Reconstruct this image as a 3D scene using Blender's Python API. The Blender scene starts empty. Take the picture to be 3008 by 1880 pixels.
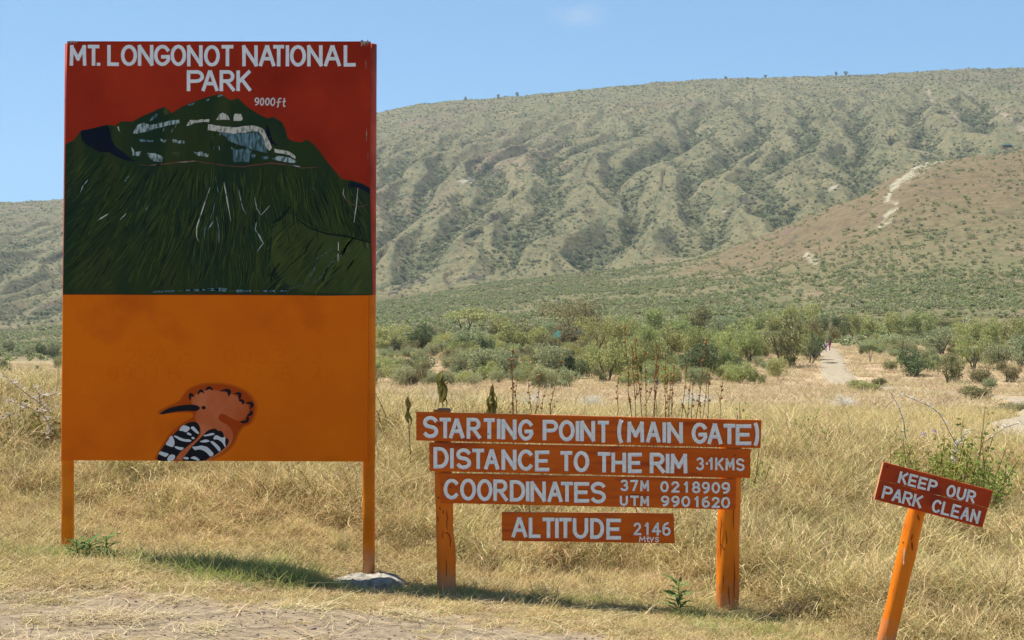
import bpy, math, random
import numpy as np
from mathutils import Vector, Matrix
from mathutils.geometry import tessellate_polygon

random.seed(7)
rng = np.random.default_rng(7)
SC = bpy.context.scene
COL = SC.collection
F = 4178.0      # focal length, in pixels of a 3008 px wide picture (50 mm on 36 mm)
HY = 1000.0     # row of the eye-level horizon
EYE = 1.6

# ------------------------------------------------------------------ camera, sky, sun, exposure
cam_d = bpy.data.cameras.new('camera')
cam = bpy.data.objects.new('camera', cam_d)
COL.objects.link(cam)
cam.location = (0, 0, EYE)
cam.rotation_euler = (math.radians(90), 0, 0)
cam_d.lens = 50.0
cam_d.sensor_width = 36.0
cam_d.shift_y = (HY - 940) / 3008.0
cam_d.clip_start = 0.1
cam_d.clip_end = 20000
SC.camera = cam

SUN = Vector((-0.43, 0.225, 1.0)).normalized()       # towards the sun
EL = math.asin(SUN.z)
world = bpy.data.worlds.new('World')
SC.world = world
world.use_nodes = True
wn, wl = world.node_tree.nodes, world.node_tree.links
wn.clear()
sky = wn.new('ShaderNodeTexSky')
sky.sky_type = 'NISHITA'
sky.sun_disc = False
sky.sun_elevation = EL
sky.sun_rotation = math.atan2(SUN.x, SUN.y)
sky.altitude = 2100
sky.air_density = 1.0
sky.dust_density = 0.1
sky.ozone_density = 2.2
bg = wn.new('ShaderNodeBackground')
bg.inputs['Strength'].default_value = 0.073
# a few thin wisps of cloud high in the frame
tc = wn.new('ShaderNodeTexCoord')
mp = wn.new('ShaderNodeMapping')
mp.inputs['Scale'].default_value = (30, 30, 60)
nz = wn.new('ShaderNodeTexNoise')
nz.inputs['Scale'].default_value = 1.0
nz.inputs['Detail'].default_value = 6
rp = wn.new('ShaderNodeValToRGB')
rp.color_ramp.elements[0].position = 0.40
rp.color_ramp.elements[1].position = 0.75
mx = wn.new('ShaderNodeMix'); mx.data_type = 'RGBA'
mx.inputs[7].default_value = (6.2, 6.6, 7.4, 1)
ml = wn.new('ShaderNodeMath'); ml.operation = 'MULTIPLY'; ml.inputs[1].default_value = 0.5
wl.new(tc.outputs['Generated'], mp.inputs['Vector'])
wl.new(mp.outputs[0], nz.inputs['Vector'])
wl.new(nz.outputs['Fac'], rp.inputs[0])
cd = Vector(((1705 - 1504) / F, 1, (HY - 40) / F)).normalized()
vs = wn.new('ShaderNodeVectorMath'); vs.operation = 'SUBTRACT'; vs.inputs[1].default_value = cd
vm = wn.new('ShaderNodeVectorMath'); vm.operation = 'MULTIPLY'; vm.inputs[1].default_value = (42, 42, 105)
ln_ = wn.new('ShaderNodeVectorMath'); ln_.operation = 'LENGTH'
mrc = wn.new('ShaderNodeMapRange'); mrc.inputs[1].default_value = .25; mrc.inputs[2].default_value = 1.15; mrc.inputs[3].default_value = 1; mrc.inputs[4].default_value = 0
mm = wn.new('ShaderNodeMath'); mm.operation = 'MULTIPLY'
wl.new(tc.outputs['Generated'], vs.inputs[0]); wl.new(vs.outputs[0], vm.inputs[0]); wl.new(vm.outputs[0], ln_.inputs[0]); wl.new(ln_.outputs['Value'], mrc.inputs[0])
wl.new(rp.outputs[0], mm.inputs[0]); wl.new(mrc.outputs[0], mm.inputs[1]); wl.new(mm.outputs[0], ml.inputs[0])
wl.new(ml.outputs[0], mx.inputs[0])
base = wn.new('ShaderNodeMix'); base.data_type = 'RGBA'      # clear-air sky evened out with a plain blue
sxyz = wn.new('ShaderNodeSeparateXYZ'); inv = wn.new('ShaderNodeMath'); inv.operation = 'SUBTRACT'; inv.inputs[0].default_value = 1; inv.use_clamp = True
pw = wn.new('ShaderNodeMath'); pw.operation = 'POWER'; pw.inputs[1].default_value = 1.6
pm = wn.new('ShaderNodeMath'); pm.operation = 'MULTIPLY'; pm.inputs[1].default_value = .72
wl.new(tc.outputs['Generated'], sxyz.inputs[0]); wl.new(sxyz.outputs[2], inv.inputs[1]); wl.new(inv.outputs[0], pw.inputs[0]); wl.new(pw.outputs[0], pm.inputs[0])
wl.new(pm.outputs[0], base.inputs[0])
base.inputs[7].default_value = (2.15, 5.15, 8.6, 1)
wl.new(sky.outputs[0], base.inputs[6])
wl.new(base.outputs[2], mx.inputs[6])
wl.new(mx.outputs[2], bg.inputs['Color'])
wo = wn.new('ShaderNodeOutputWorld')
wl.new(bg.outputs[0], wo.inputs['Surface'])

sl = bpy.data.lights.new('sun', 'SUN')
sl.energy = 5.0
sl.angle = math.radians(0.55)
sl.color = (1.0, 0.955, 0.88)
so = bpy.data.objects.new('sun', sl)
COL.objects.link(so)
so.rotation_euler = SUN.to_track_quat('Z', 'Y').to_euler()
so.location = (-4, 2, 12)

SC.view_settings.view_transform = 'Standard'
SC.view_settings.look = 'None'
SC.view_settings.exposure = 0.74
SC.view_settings.gamma = 1.0
SC.view_settings.use_curve_mapping = False
SC.render.engine = 'CYCLES'
SC.cycles.max_bounces = 6
SC.cycles.diffuse_bounces = 3
SC.cycles.glossy_bounces = 2
SC.cycles.transmission_bounces = 2
SC.cycles.transparent_max_bounces = 4
SC.cycles.volume_bounces = 0
SC.cycles.use_denoising = True
SC.cycles.denoising_prefilter = 'NONE'

# ------------------------------------------------------------------ helpers
def P(px, py, Y):
    return Vector(((px - 1504) / F * Y, Y, EYE + (HY - py) / F * Y))

def hash2(ix, iy, seed):
    h = (ix.astype(np.int64) * 374761393 + iy.astype(np.int64) * 668265263 + seed * 1442695041) & 0xffffffff
    h = ((h ^ (h >> 13)) * 1274126177) & 0xffffffff
    h = h ^ (h >> 16)
    return (h & 0xffffff) / float(0xffffff)

def vnoise(x, y, seed=0):
    x = np.asarray(x, float); y = np.asarray(y, float)
    ix = np.floor(x); iy = np.floor(y)
    fx = x - ix; fy = y - iy
    fx = fx * fx * (3 - 2 * fx); fy = fy * fy * (3 - 2 * fy)
    a = hash2(ix, iy, seed); b = hash2(ix + 1, iy, seed)
    c = hash2(ix, iy + 1, seed); d = hash2(ix + 1, iy + 1, seed)
    return ((a + (b - a) * fx) * (1 - fy) + (c + (d - c) * fx) * fy) * 2 - 1

def fbm(x, y, o=4, seed=0):
    s = 0; a = 1; t = 0
    for k in range(o):
        s = s + a * vnoise(x, y, seed + k * 17)
        t += a; a *= .5; x = x * 2.03 + 3.1; y = y * 2.03 + 7.7
    return s / t

def sm(t):
    t = np.clip(t, 0, 1)
    return t * t * (3 - 2 * t)

class MB:
    def __init__(s): s.v = []; s.f = []; s.m = []
    def add(s, vs, fs, mi=0):
        o = len(s.v)
        s.v.extend([tuple(v) for v in vs])
        for f in fs:
            s.f.append(tuple(i + o for i in f)); s.m.append(mi)
    def mesh(s, name, mats, smooth=False):
        me = bpy.data.meshes.new(name)
        me.from_pydata(s.v, [], s.f)
        for m in (mats if isinstance(mats, (list, tuple)) else [mats]):
            me.materials.append(m)
        if any(s.m): me.polygons.foreach_set('material_index', s.m)
        if smooth: me.polygons.foreach_set('use_smooth', [True] * len(s.f))
        me.update()
        return me
    def build(s, name, mats, parent=None, smooth=False, inv=None):
        o = bpy.data.objects.new(name, s.mesh(name, mats, smooth))
        COL.objects.link(o)
        if parent is not None:
            o.parent = parent
            o.matrix_parent_inverse = Matrix.Translation(parent.location).inverted() if inv is None else inv
        return o

def tag(o, label=None, cat=None, group=None, kind=None):
    if label: o['label'] = label
    if cat: o['category'] = cat
    if group: o['group'] = group
    if kind: o['kind'] = kind
    return o

def empty(name, loc, label, cat, group=None):
    o = bpy.data.objects.new(name, None)
    COL.objects.link(o)
    o.empty_display_size = .1
    o.location = loc
    return tag(o, label, cat, group)

def frame_of(d):
    d = d.normalized()
    a = Vector((0, 0, 1)) if abs(d.z) < .9 else Vector((1, 0, 0))
    u = d.cross(a).normalized()
    return u, d.cross(u).normalized()

def tube(mb, pts, rad, seg=8, mi=0, cap=True, wob=0, sd=0, fl=None):
    pts = [Vector(p) for p in pts]
    if not isinstance(rad, (list, tuple)): rad = [rad] * len(pts)
    o = len(mb.v); n = len(pts)
    u = None
    for i, p in enumerate(pts):
        d = pts[min(i + 1, n - 1)] - pts[max(i - 1, 0)]
        if u is None: u, w = frame_of(d)
        else:
            dn = d.normalized(); u = (u - dn * u.dot(dn)).normalized(); w = dn.cross(u)
        for k in range(seg):
            a = 2 * math.pi * k / seg
            r = rad[i]
            if wob: r *= 1 + wob * float(vnoise(np.array(k * 1.1 + sd), np.array(i * .45 + sd * 3), 5))
            mb.v.append(tuple(p + (u * math.cos(a) + w * math.sin(a)) * r))
    for i in range(n - 1):
        for k in range(seg):
            a = o + i * seg + k; b = o + i * seg + (k + 1) % seg
            mb.f.append((a, b, b + seg, a + seg)); mb.m.append(mi)
    if cap:
        mb.f.append(tuple(o + k for k in range(seg))[::-1]); mb.m.append(mi)
        mb.f.append(tuple(o + (n - 1) * seg + k for k in range(seg))); mb.m.append(mi)

# ------------------------------------------------------------------ materials
def nodes_of(m):
    m.use_nodes = True
    nt = m.node_tree
    return nt.nodes, nt.links, nt.nodes['Principled BSDF']

def mat(name, col, rough=.8, col2=None, scale=5, detail=5, bump=0, bscale=None, stretch=(1, 1, 1), coord='Object',
        rnd=0, spec=.3, lo=.35, hi=.65, col3=None, s3=1.0, lo3=.55, hi3=.7, disp=.02):
    m = bpy.data.materials.new(name)
    n, l, b = nodes_of(m)
    b.inputs['Roughness'].default_value = rough
    b.inputs['Specular IOR Level'].default_value = spec
    b.inputs['Base Color'].default_value = (*col, 1)
    tc = n.new('ShaderNodeTexCoord'); mp = n.new('ShaderNodeMapping')
    mp.inputs['Scale'].default_value = stretch
    l.new(tc.outputs[coord], mp.inputs[0])
    out = None
    if col2:
        t = n.new('ShaderNodeTexNoise'); t.inputs['Scale'].default_value = scale; t.inputs['Detail'].default_value = detail
        l.new(mp.outputs[0], t.inputs['Vector'])
        r = n.new('ShaderNodeValToRGB')
        r.color_ramp.elements[0].position = lo; r.color_ramp.elements[0].color = (*col, 1)
        r.color_ramp.elements[1].position = hi; r.color_ramp.elements[1].color = (*col2, 1)
        l.new(t.outputs['Fac'], r.inputs[0]); out = r.outputs[0]
    if col3:
        t = n.new('ShaderNodeTexNoise'); t.inputs['Scale'].default_value = s3; t.inputs['Detail'].default_value = 6
        l.new(mp.outputs[0], t.inputs['Vector'])
        r = n.new('ShaderNodeValToRGB')
        r.color_ramp.elements[0].position = lo3; r.color_ramp.elements[1].position = hi3
        l.new(t.outputs['Fac'], r.inputs[0])
        x = n.new('ShaderNodeMix'); x.data_type = 'RGBA'
        l.new(r.outputs[0], x.inputs[0]); l.new(out, x.inputs[6]); x.inputs[7].default_value = (*col3, 1)
        out = x.outputs[2]
    if rnd:
        oi = n.new('ShaderNodeObjectInfo'); h = n.new('ShaderNodeHueSaturation')
        mr = n.new('ShaderNodeMapRange'); mr.inputs[3].default_value = 1 - rnd; mr.inputs[4].default_value = 1 + rnd
        mh = n.new('ShaderNodeMapRange'); mh.inputs[3].default_value = .5 - rnd * .06; mh.inputs[4].default_value = .5 + rnd * .06
        ml = n.new('ShaderNodeMath'); ml.operation = 'MULTIPLY'; ml.inputs[1].default_value = 7.31
        fr = n.new('ShaderNodeMath'); fr.operation = 'FRACT'
        l.new(oi.outputs['Random'], mr.inputs[0]); l.new(mr.outputs[0], h.inputs['Value'])
        l.new(oi.outputs['Random'], ml.inputs[0]); l.new(ml.outputs[0], fr.inputs[0])
        l.new(fr.outputs[0], mh.inputs[0]); l.new(mh.outputs[0], h.inputs['Hue'])
        if out: l.new(out, h.inputs['Color'])
        else: h.inputs['Color'].default_value = (*col, 1)
        out = h.outputs[0]
    if out: l.new(out, b.inputs['Base Color'])
    if bump:
        t = n.new('ShaderNodeTexNoise'); t.inputs['Scale'].default_value = bscale or scale * 3; t.inputs['Detail'].default_value = 6
        l.new(mp.outputs[0], t.inputs['Vector'])
        bp = n.new('ShaderNodeBump'); bp.inputs['Strength'].default_value = bump; bp.inputs['Distance'].default_value = disp
        l.new(t.outputs['Fac'], bp.inputs['Height']); l.new(bp.outputs[0], b.inputs['Normal'])
    return m

def blade_mat(name, cols, trans=.35, rnd=.15, rough=.75):
    """one colour per blade (random per island), a little variation per tuft, light passing through"""
    m = bpy.data.materials.new(name)
    n, l, b = nodes_of(m)
    g = n.new('ShaderNodeNewGeometry')
    r = n.new('ShaderNodeValToRGB'); r.color_ramp.interpolation = 'LINEAR'
    els = r.color_ramp.elements
    while len(els) < len(cols): els.new(.5)
    for i, c in enumerate(cols):
        els[i].position = i / (len(cols) - 1); els[i].color = (*c, 1)
    l.new(g.outputs['Random Per Island'], r.inputs[0])
    oi = n.new('ShaderNodeObjectInfo'); h = n.new('ShaderNodeHueSaturation')
    mr = n.new('ShaderNodeMapRange'); mr.inputs[3].default_value = 1 - rnd; mr.inputs[4].default_value = 1 + rnd
    ml = n.new('ShaderNodeMath'); ml.operation = 'MULTIPLY'; ml.inputs[1].default_value = 7.31
    fr = n.new('ShaderNodeMath'); fr.operation = 'FRACT'
    mh = n.new('ShaderNodeMapRange'); mh.inputs[3].default_value = .5 - .018; mh.inputs[4].default_value = .5 + .028
    l.new(oi.outputs['Random'], ml.inputs[0]); l.new(ml.outputs[0], fr.inputs[0]); l.new(fr.outputs[0], mh.inputs[0]); l.new(mh.outputs[0], h.inputs['Hue'])
    l.new(oi.outputs['Random'], mr.inputs[0]); l.new(mr.outputs[0], h.inputs['Value']); l.new(r.outputs[0], h.inputs['Color'])
    b.inputs['Roughness'].default_value = rough
    b.inputs['Specular IOR Level'].default_value = .25
    l.new(h.outputs[0], b.inputs['Base Color'])
    tr = n.new('ShaderNodeBsdfTranslucent'); l.new(h.outputs[0], tr.inputs[0])
    x = n.new('ShaderNodeMixShader'); x.inputs[0].default_value = trans
    l.new(b.outputs[0], x.inputs[1]); l.new(tr.outputs[0], x.inputs[2])
    l.new(x.outputs[0], n['Material Output'].inputs['Surface'])
    return m

def attr_mat(name, rough=.95, nscale=2.0, amp=.35, bump=.4, bscale=3.0, bdist=.05):
    m = bpy.data.materials.new(name)
    n, l, b = nodes_of(m)
    b.inputs['Roughness'].default_value = rough; b.inputs['Specular IOR Level'].default_value = .1
    a = n.new('ShaderNodeAttribute'); a.attribute_name = 'Col'
    tc = n.new('ShaderNodeTexCoord')
    t = n.new('ShaderNodeTexNoise'); t.inputs['Scale'].default_value = nscale; t.inputs['Detail'].default_value = 8
    l.new(tc.outputs['Object'], t.inputs['Vector'])
    mr = n.new('ShaderNodeMapRange'); mr.inputs[1].default_value = .3; mr.inputs[2].default_value = .7
    mr.inputs[3].default_value = 1 - amp; mr.inputs[4].default_value = 1 + amp
    l.new(t.outputs['Fac'], mr.inputs[0])
    h = n.new('ShaderNodeHueSaturation'); l.new(a.outputs['Color'], h.inputs['Color']); l.new(mr.outputs[0], h.inputs['Value'])
    l.new(h.outputs[0], b.inputs['Base Color'])
    t2 = n.new('ShaderNodeTexNoise'); t2.inputs['Scale'].default_value = bscale; t2.inputs['Detail'].default_value = 8
    l.new(tc.outputs['Object'], t2.inputs['Vector'])
    bp = n.new('ShaderNodeBump'); bp.inputs['Strength'].default_value = bump; bp.inputs['Distance'].default_value = bdist
    l.new(t2.outputs['Fac'], bp.inputs['Height']); l.new(bp.outputs[0], b.inputs['Normal'])
    return m

# ------------------------------------------------------------------ the lie of the land
RU = [-.9, -.36, -.3183, -.096, -.0624, .0091, .0864, .146, .2353, .265, .3246, .36, .9]
RS = [.085, .0983, .1000, .1614, .168, .1733, .1813, .1852, .1873, .1888, .1923, .1926, .20]
FU = [-.9, -.36, -.1, .05, .146, .36, .9]
FZ = [10, 10, 31, 46, 60, 100, 110]
BU = [.06, .085, .116, .1758, .2055, .2502, .2953, .36, .9]
BS = [.02, .036, .0489, .0727, .0876, .1054, .1248, .1367, .15]
PY = [-80, 17, 24, 32, 50, 80, 120, 137, 190, 230]
PZ = [0, 0, -.22, -.58, -1.28, -2.0, -2.55, -2.5, -.72, .17]
LY = [-80, 17, 24, 32, 50, 80, 120, 320]
LZ = [0, 0, -.22, -.55, -1.15, -1.9, -2.45, -2.6]

def smax(a, b, k):
    h = np.clip(.5 + .5 * (a - b) / k, 0, 1)
    return b + (a - b) * h + k * h * (1 - h)

def land(x, y, info=False):
    x = np.asarray(x, float); y = np.asarray(y, float)
    u = x / np.maximum(y, 8)
    nearx = 1 - sm((y - 18) / 30)
    z = -.03 - .075 * 7 * np.tanh(x / 7) * nearx
    z = z + .40 * sm((y - 9.7) / 5.2) * (1 - sm((y - 16.5) / 13))
    wR = sm((u + .26) / .16)
    pr = np.interp(y, PY, PZ); pl = np.interp(y, LY, LZ)
    zf = np.interp(u, FU, FZ)
    tR = np.clip((y - 230) / 770, 0, 1); tL = np.clip((y - 320) / 680, 0, 1)
    rR = (zf - .17) * tR ** 1.45; rL = (zf + 2.6) * tL ** 1.5
    z = z + (pr + rR) * wR + (pl + rL) * (1 - wR)
    mid = sm((y - 240) / 200)
    z = z + mid * (fbm(x / 90, y / 110, 4, 3) * 3.2 + fbm(x / 28, y / 28, 3, 9) * .9) * (1 + sm((y - 600) / 500) * 1.2)
    # brown foothill on the right
    zB = np.interp(u, BU, BS) * 950 * (sm((y - 400) / 640) ** .85) / (sm(np.array((950 - 400) / 640)) ** .85)
    zB = zB * (1 - .62 * sm((y - 960) / 330)) + (fbm(x / 70, y / 70, 4, 21) * 5 + fbm(x / 18, y / 24, 3, 23) * 2.2) * sm((y - 500) / 200)
    zB = np.where((u > .055) & (y > 380), zB - 14 * (1 - sm((y - 380) / 170)), -50)
    brown = sm((zB - z) / 8 + .2) * sm((u - .06) / .05)
    z = np.where(y > 380, smax(z, zB, 5.0 * sm((y - 380) / 200) + .01), z)
    # mountain flank
    tt = np.clip((y - 1000) / 1200, 0, 1)
    s = np.interp(u, RU, RS)
    top = s * 2200
    flank = zf + (top - zf) * tt ** .97
    z = np.where(y > 1000, smax(z, np.where(y > 1000, flank, -99), 3.0), z)
    z = z - np.clip(y - 2200, 0, None) * .33
    # radial gullies and spurs
    Xc, Yc = 760.0, 2950.0
    th = np.arctan2(x - Xc, Yc - y)
    rr = np.hypot(x - Xc, Yc - y)
    wx = fbm(x / 260, y / 260, 3, 31); wy = fbm(x / 70, y / 70, 3, 37)
    gw = (u - .25) / (1 - .56 * np.clip(tt, 0, 1))
    p = gw * 15.5 + wx * 1.0 + wy * .16
    tri = 2 * np.abs(p - np.floor(p + .5))
    p2 = gw * 36 + wx * 1.8 + wy * .6 + 3.3 + rr / 120 * np.sign(p - np.round(p)) * .8
    tri2 = 2 * np.abs(p2 - np.floor(p2 + .5))
    env = sm((y - 985) / 130) * (1 - .93 * sm((tt - .50) / .45))
    dep = 31 * (.62 + .38 * vnoise(np.floor(p + .5) * 3.7, 0 * p, 41))
    g = (1 - tri ** .85)
    g2 = (1 - tri2)
    z = z - env * (dep * .95 * g + 8 * g2 * (1 - g * .5) + 4 * np.abs(fbm(x / 38, y / 60, 3, 47)))
    z = z + sm((y - 1000) / 200) * fbm(x / 16, y / 22, 2, 53) * 1.3
    # hummocks close by
    nr = 1 - sm((y - 60) / 60)
    z = z - .075 * np.exp(-((x + .95) / .65) ** 2 - ((y - 9.35) / .45) ** 2)
    z = z + nr * (fbm(x / 1.3, y / 1.3, 3, 61) * .11 * sm((y - 8.3) / 3) + fbm(x / .5, y / .5, 3, 67) * .012)
    z = z + sm((y - 20) / 30) * (1 - sm((y - 200) / 100)) * fbm(x / 9, y / 9, 3, 71) * .22
    if info:
        return z, dict(u=u, tt=tt, g=np.clip(g * .75 + g2 * .45, 0, 1) * env, brown=brown, rr=rr)
    return z

def H(x, y): return float(land(np.array([x]), np.array([y]))[0])

def hit(px, py, y0, y1, n=1500):
    """first point of the ground seen at a picture position beyond y0"""
    ys = np.linspace(y0, y1, n)
    xs = (px - 1504) / F * ys
    d = (EYE + (HY - py) / F * ys) - land(xs, ys)
    k = np.where(d <= 0)[0]
    i = k[0] if len(k) else n - 1
    return float(xs[i]), float(ys[i])

TRAIL = [(8.6, 19), (9.5, 24), (11.2, 30), (14.8, 42), (24.5, 66), (33, 92), (33.2, 115), (31.8, 137), (37.5, 166), (44, 195), (50.5, 228), (57, 262)]
def trail_dist(x, y):
    d = np.full(np.shape(x), 1e9)
    for (ax, ay), (bx, by) in zip(TRAIL[:-1], TRAIL[1:]):
        vx, vy = bx - ax, by - ay
        t = np.clip(((x - ax) * vx + (y - ay) * vy) / (vx * vx + vy * vy), 0, 1)
        d = np.minimum(d, np.hypot(x - ax - t * vx, y - ay - t * vy))
    return d

def dirt(x, y):
    """bare earth of the footpath in front of the signs, 0..1"""
    b = np.interp(x, [-4, -1.6, -.4, .6, 1.2, 2.2, 4], [8.55, 8.45, 8.45, 8.1, 7.75, 6.9, 5.6])
    n = fbm(x / .8, y / .45, 3, 83)
    return sm((b + n * .55 - y) / .7 + .4)

def mixc(a, b, t):
    return a * (1 - t[:, None]) + np.array(b) * t[:, None]

def land_color(x, y, z, inf):
    n1 = fbm(x / 3, y / 6, 4, 101); n2 = fbm(x / 40, y / 60, 4, 103); n3 = fbm(x / 9, y / 14, 4, 107)
    c = np.tile(np.array([.40, .30, .17]), (len(x), 1))
    c = mixc(c, (.33, .255, .14), sm(n1 * 1.2 + .4))
    # bare path in front
    c = mixc(c, (.235, .182, .122), np.where(y < 14, dirt(x, y), 0))
    # thatch under the near grass, darkened to paint in the shadowed gaps between tufts
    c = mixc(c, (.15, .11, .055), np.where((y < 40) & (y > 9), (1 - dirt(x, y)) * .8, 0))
    # dry pink plain
    pl = sm((y - 22) / 20) * (1 - sm((y - 210) / 160))
    c = mixc(c, (.42, .31, .19), pl * sm(.75 + n3))
    c = mixc(c, (.36, .30, .13), pl * sm(n2 * 2.2 - .1) * .8)
    # scrubby slope
    sl_ = sm((y - 200) / 180)
    c = mixc(c, (.150, .132, .066), sl_)
    c = mixc(c, (.205, .15, .092), sl_ * sm(n2 * 2.4 - .35) * .8)
    c = mixc(c, (.11, .118, .05), sl_ * sm(n3 * 2.0 - .1) * .6)
    # mountain grass
    mt = sm((y - 950) / 150)
    c = mixc(c, (.150, .135, .070), mt)
    c = mixc(c, (.165, .118, .082), mt * sm(fbm(x / 120, y / 160, 4, 109) * 2.2 - .25) * .7)
    c = mixc(c, (.20, .168, .090), mt * sm(fbm(x / 60, y / 90, 4, 113) * 2.2 - .3) * .6)
    c = mixc(c, (.085, .098, .050), mt * sm(fbm(x / 5, y / 11, 4, 119) * 3.2 - .15) * .75)
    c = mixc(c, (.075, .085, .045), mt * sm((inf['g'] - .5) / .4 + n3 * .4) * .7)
    c = mixc(c, (.105, .108, .055), mt * sm(n1 * 2.2 - .5) * .45)
    # brown foothill
    br = inf['brown'] * sm((y - 560) / 200) * (1 - sm((y - 1150) / 120))
    c = mixc(c, (.150, .112, .060), br * .9)
    c = mixc(c, (.095, .072, .045), br * sm(n3 * 2.2 - .4) * .6)
    # pale washed-out gully on the foothill and rock scars high on the flank
    def scar(pts, w, col, ys0, ys1, st=1.0, sd=0):
        u = inf['u']; k = (z - EYE) / np.maximum(y, 1)
        X = u * F + 1504; Yp = HY - k * F
        d = np.full(len(x), 1e9)
        for (ax, ay), (bx, by) in zip(pts[:-1], pts[1:]):
            vx, vy = bx - ax, by - ay
            t = np.clip(((X - ax) * vx + (Yp - ay) * vy) / (vx * vx + vy * vy), 0, 1)
            d = np.minimum(d, np.hypot(X - ax - t * vx, Yp - ay - t * vy))
        m = sm((w - d) / w * 1.3 + fbm(x / 3.5, y / 7, 4, 131 + sd) * 2.2 - .1) * (d < w * 1.6) * (y > ys0) * (y < ys1)
        return mixc(c, col, np.clip(m * st, 0, 1))
    pale = (.31, .28, .195)
    D = 1.2435
    S = lambda *q: [(a * D, b * D) for a, b in q]
    c = scar(S((2222, 378), (2185, 388), (2150, 410), (2110, 440), (2095, 468)), 13, pale, 500, 1000, .9, 1)
    c = scar(S((2112, 488), (2092, 512), (2082, 532)), 14, pale, 400, 1000, .95, 2)
    c = scar(S((2192, 205), (2200, 230), (2200, 250)), 8, (.24, .195, .14), 1300, 2200, .8, 3)
    c = scar(S((2250, 268), (2262, 285)), 7, (.24, .195, .14), 1300, 2200, .8, 4)
    c = scar(S((2350, 255), (2385, 280), (2419, 305)), 8, (.25, .20, .145), 1200, 2200, .8, 5)
    c = scar(S((2270, 210), (2310, 235)), 5, (.23, .19, .14), 1300, 2200, .7, 5)
    c = scar(S((1905, 602), (1925, 622)), 10, pale, 300, 1000, .8, 6)
    c = scar(S((1090, 428), (1125, 425)), 8, (.30, .27, .21), 1100, 2000, .8, 7)
    c = scar(S((1466, 488), (1474, 498)), 8, (.32, .29, .22), 1100, 2000, .9, 8)
    c = scar(S((1960, 448), (1980, 438)), 7, (.30, .27, .21), 1000, 2000, .8, 9)
    c = scar(S((1700, 505), (1710, 498)), 7, (.28, .25, .2), 1000, 2000, .8, 10)
    dk = (.045, .042, .034)
    c = scar(S((930, 690), (960, 668), (985, 655), (1000, 665)), 12, dk, 900, 2000, .9, 11)
    c = scar(S((1040, 668), (1090, 660), (1140, 655)), 9, dk, 900, 2000, .8, 12)
    c = scar(S((1130, 420), (1165, 405), (1185, 412)), 12, dk, 1000, 2000, .8, 13)
    c = scar(S((1150, 528), (1165, 512), (1180, 512)), 9, dk, 1000, 2000, .9, 14)
    c = scar(S((1720, 500), (1750, 478), (1780, 470)), 14, dk, 1000, 2000, .9, 15)
    c = scar(S((1576, 570), (1600, 558)), 12, dk, 900, 2000, .9, 16)
    c = scar(S((1830, 560), (1880, 540)), 6, (.14, .085, .07), 500, 1200, .8, 17)
    c = scar(S((2040, 420), (2070, 405)), 6, (.14, .085, .07), 500, 1200, .8, 18)
    c = scar(S((2385, 748), (2419, 738)), 10, (.15, .085, .06), 230, 600, .9, 19)
    return c

def grid_mesh(name, X, Y, m, dz=0):
    n, k = X.shape
    x = X.ravel(); y = Y.ravel()
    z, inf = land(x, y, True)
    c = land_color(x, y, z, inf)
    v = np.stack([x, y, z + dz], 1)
    me = bpy.data.meshes.new(name)
    idx = np.arange(n * k).reshape(n, k)
    q = np.stack([idx[:-1, :-1], idx[:-1, 1:], idx[1:, 1:], idx[1:, :-1]], -1).reshape(-1, 4)
    me.vertices.add(len(v)); me.vertices.foreach_set('co', v.ravel())
    me.loops.add(q.size); me.loops.foreach_set('vertex_index', q.ravel().astype(np.int32))
    me.polygons.add(len(q))
    me.polygons.foreach_set('loop_start', np.arange(0, q.size, 4, dtype=np.int32))
    me.polygons.foreach_set('use_smooth', np.ones(len(q), bool))
    me.update(calc_edges=True)
    a = me.color_attributes.new('Col', 'FLOAT_COLOR', 'POINT')
    a.data.foreach_set('color', np.concatenate([c, np.ones((len(c), 1))], 1).ravel())
    me.materials.append(m)
    o = bpy.data.objects.new(name, me); COL.objects.link(o)
    return o

M_near = attr_mat('trodden_earth', nscale=14, amp=.30, bump=.55, bscale=22, bdist=.03)
M_far = attr_mat('dry_hillside', nscale=.22, amp=.22, bump=.7, bscale=.30, bdist=1.6)
gx = np.concatenate([np.linspace(-90, -7, 40)[:-1], np.linspace(-7, 7, 281)[:-1], np.linspace(7, 90, 40)])
gy = np.concatenate([np.linspace(-70, 5, 30)[:-1], np.linspace(5, 18, 300)[:-1], np.linspace(18, 50, 90)])
XX, YY = np.meshgrid(gx, gy)
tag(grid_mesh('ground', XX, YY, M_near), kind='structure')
uu = np.concatenate([np.linspace(-1.3, -.40, 60)[:-1], np.linspace(-.40, .40, 760)[:-1], np.linspace(.40, 1.3, 60)])
vy = np.concatenate([np.linspace(48, 420, 170)[:-1], np.linspace(420, 1000, 170)[:-1], np.linspace(1000, 2200, 400)[:-1], np.linspace(2200, 3600, 18)])
UU, VY = np.meshgrid(uu, vy)
tag(grid_mesh('hills', UU * VY, VY, M_far, -.02), kind='structure')

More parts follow.
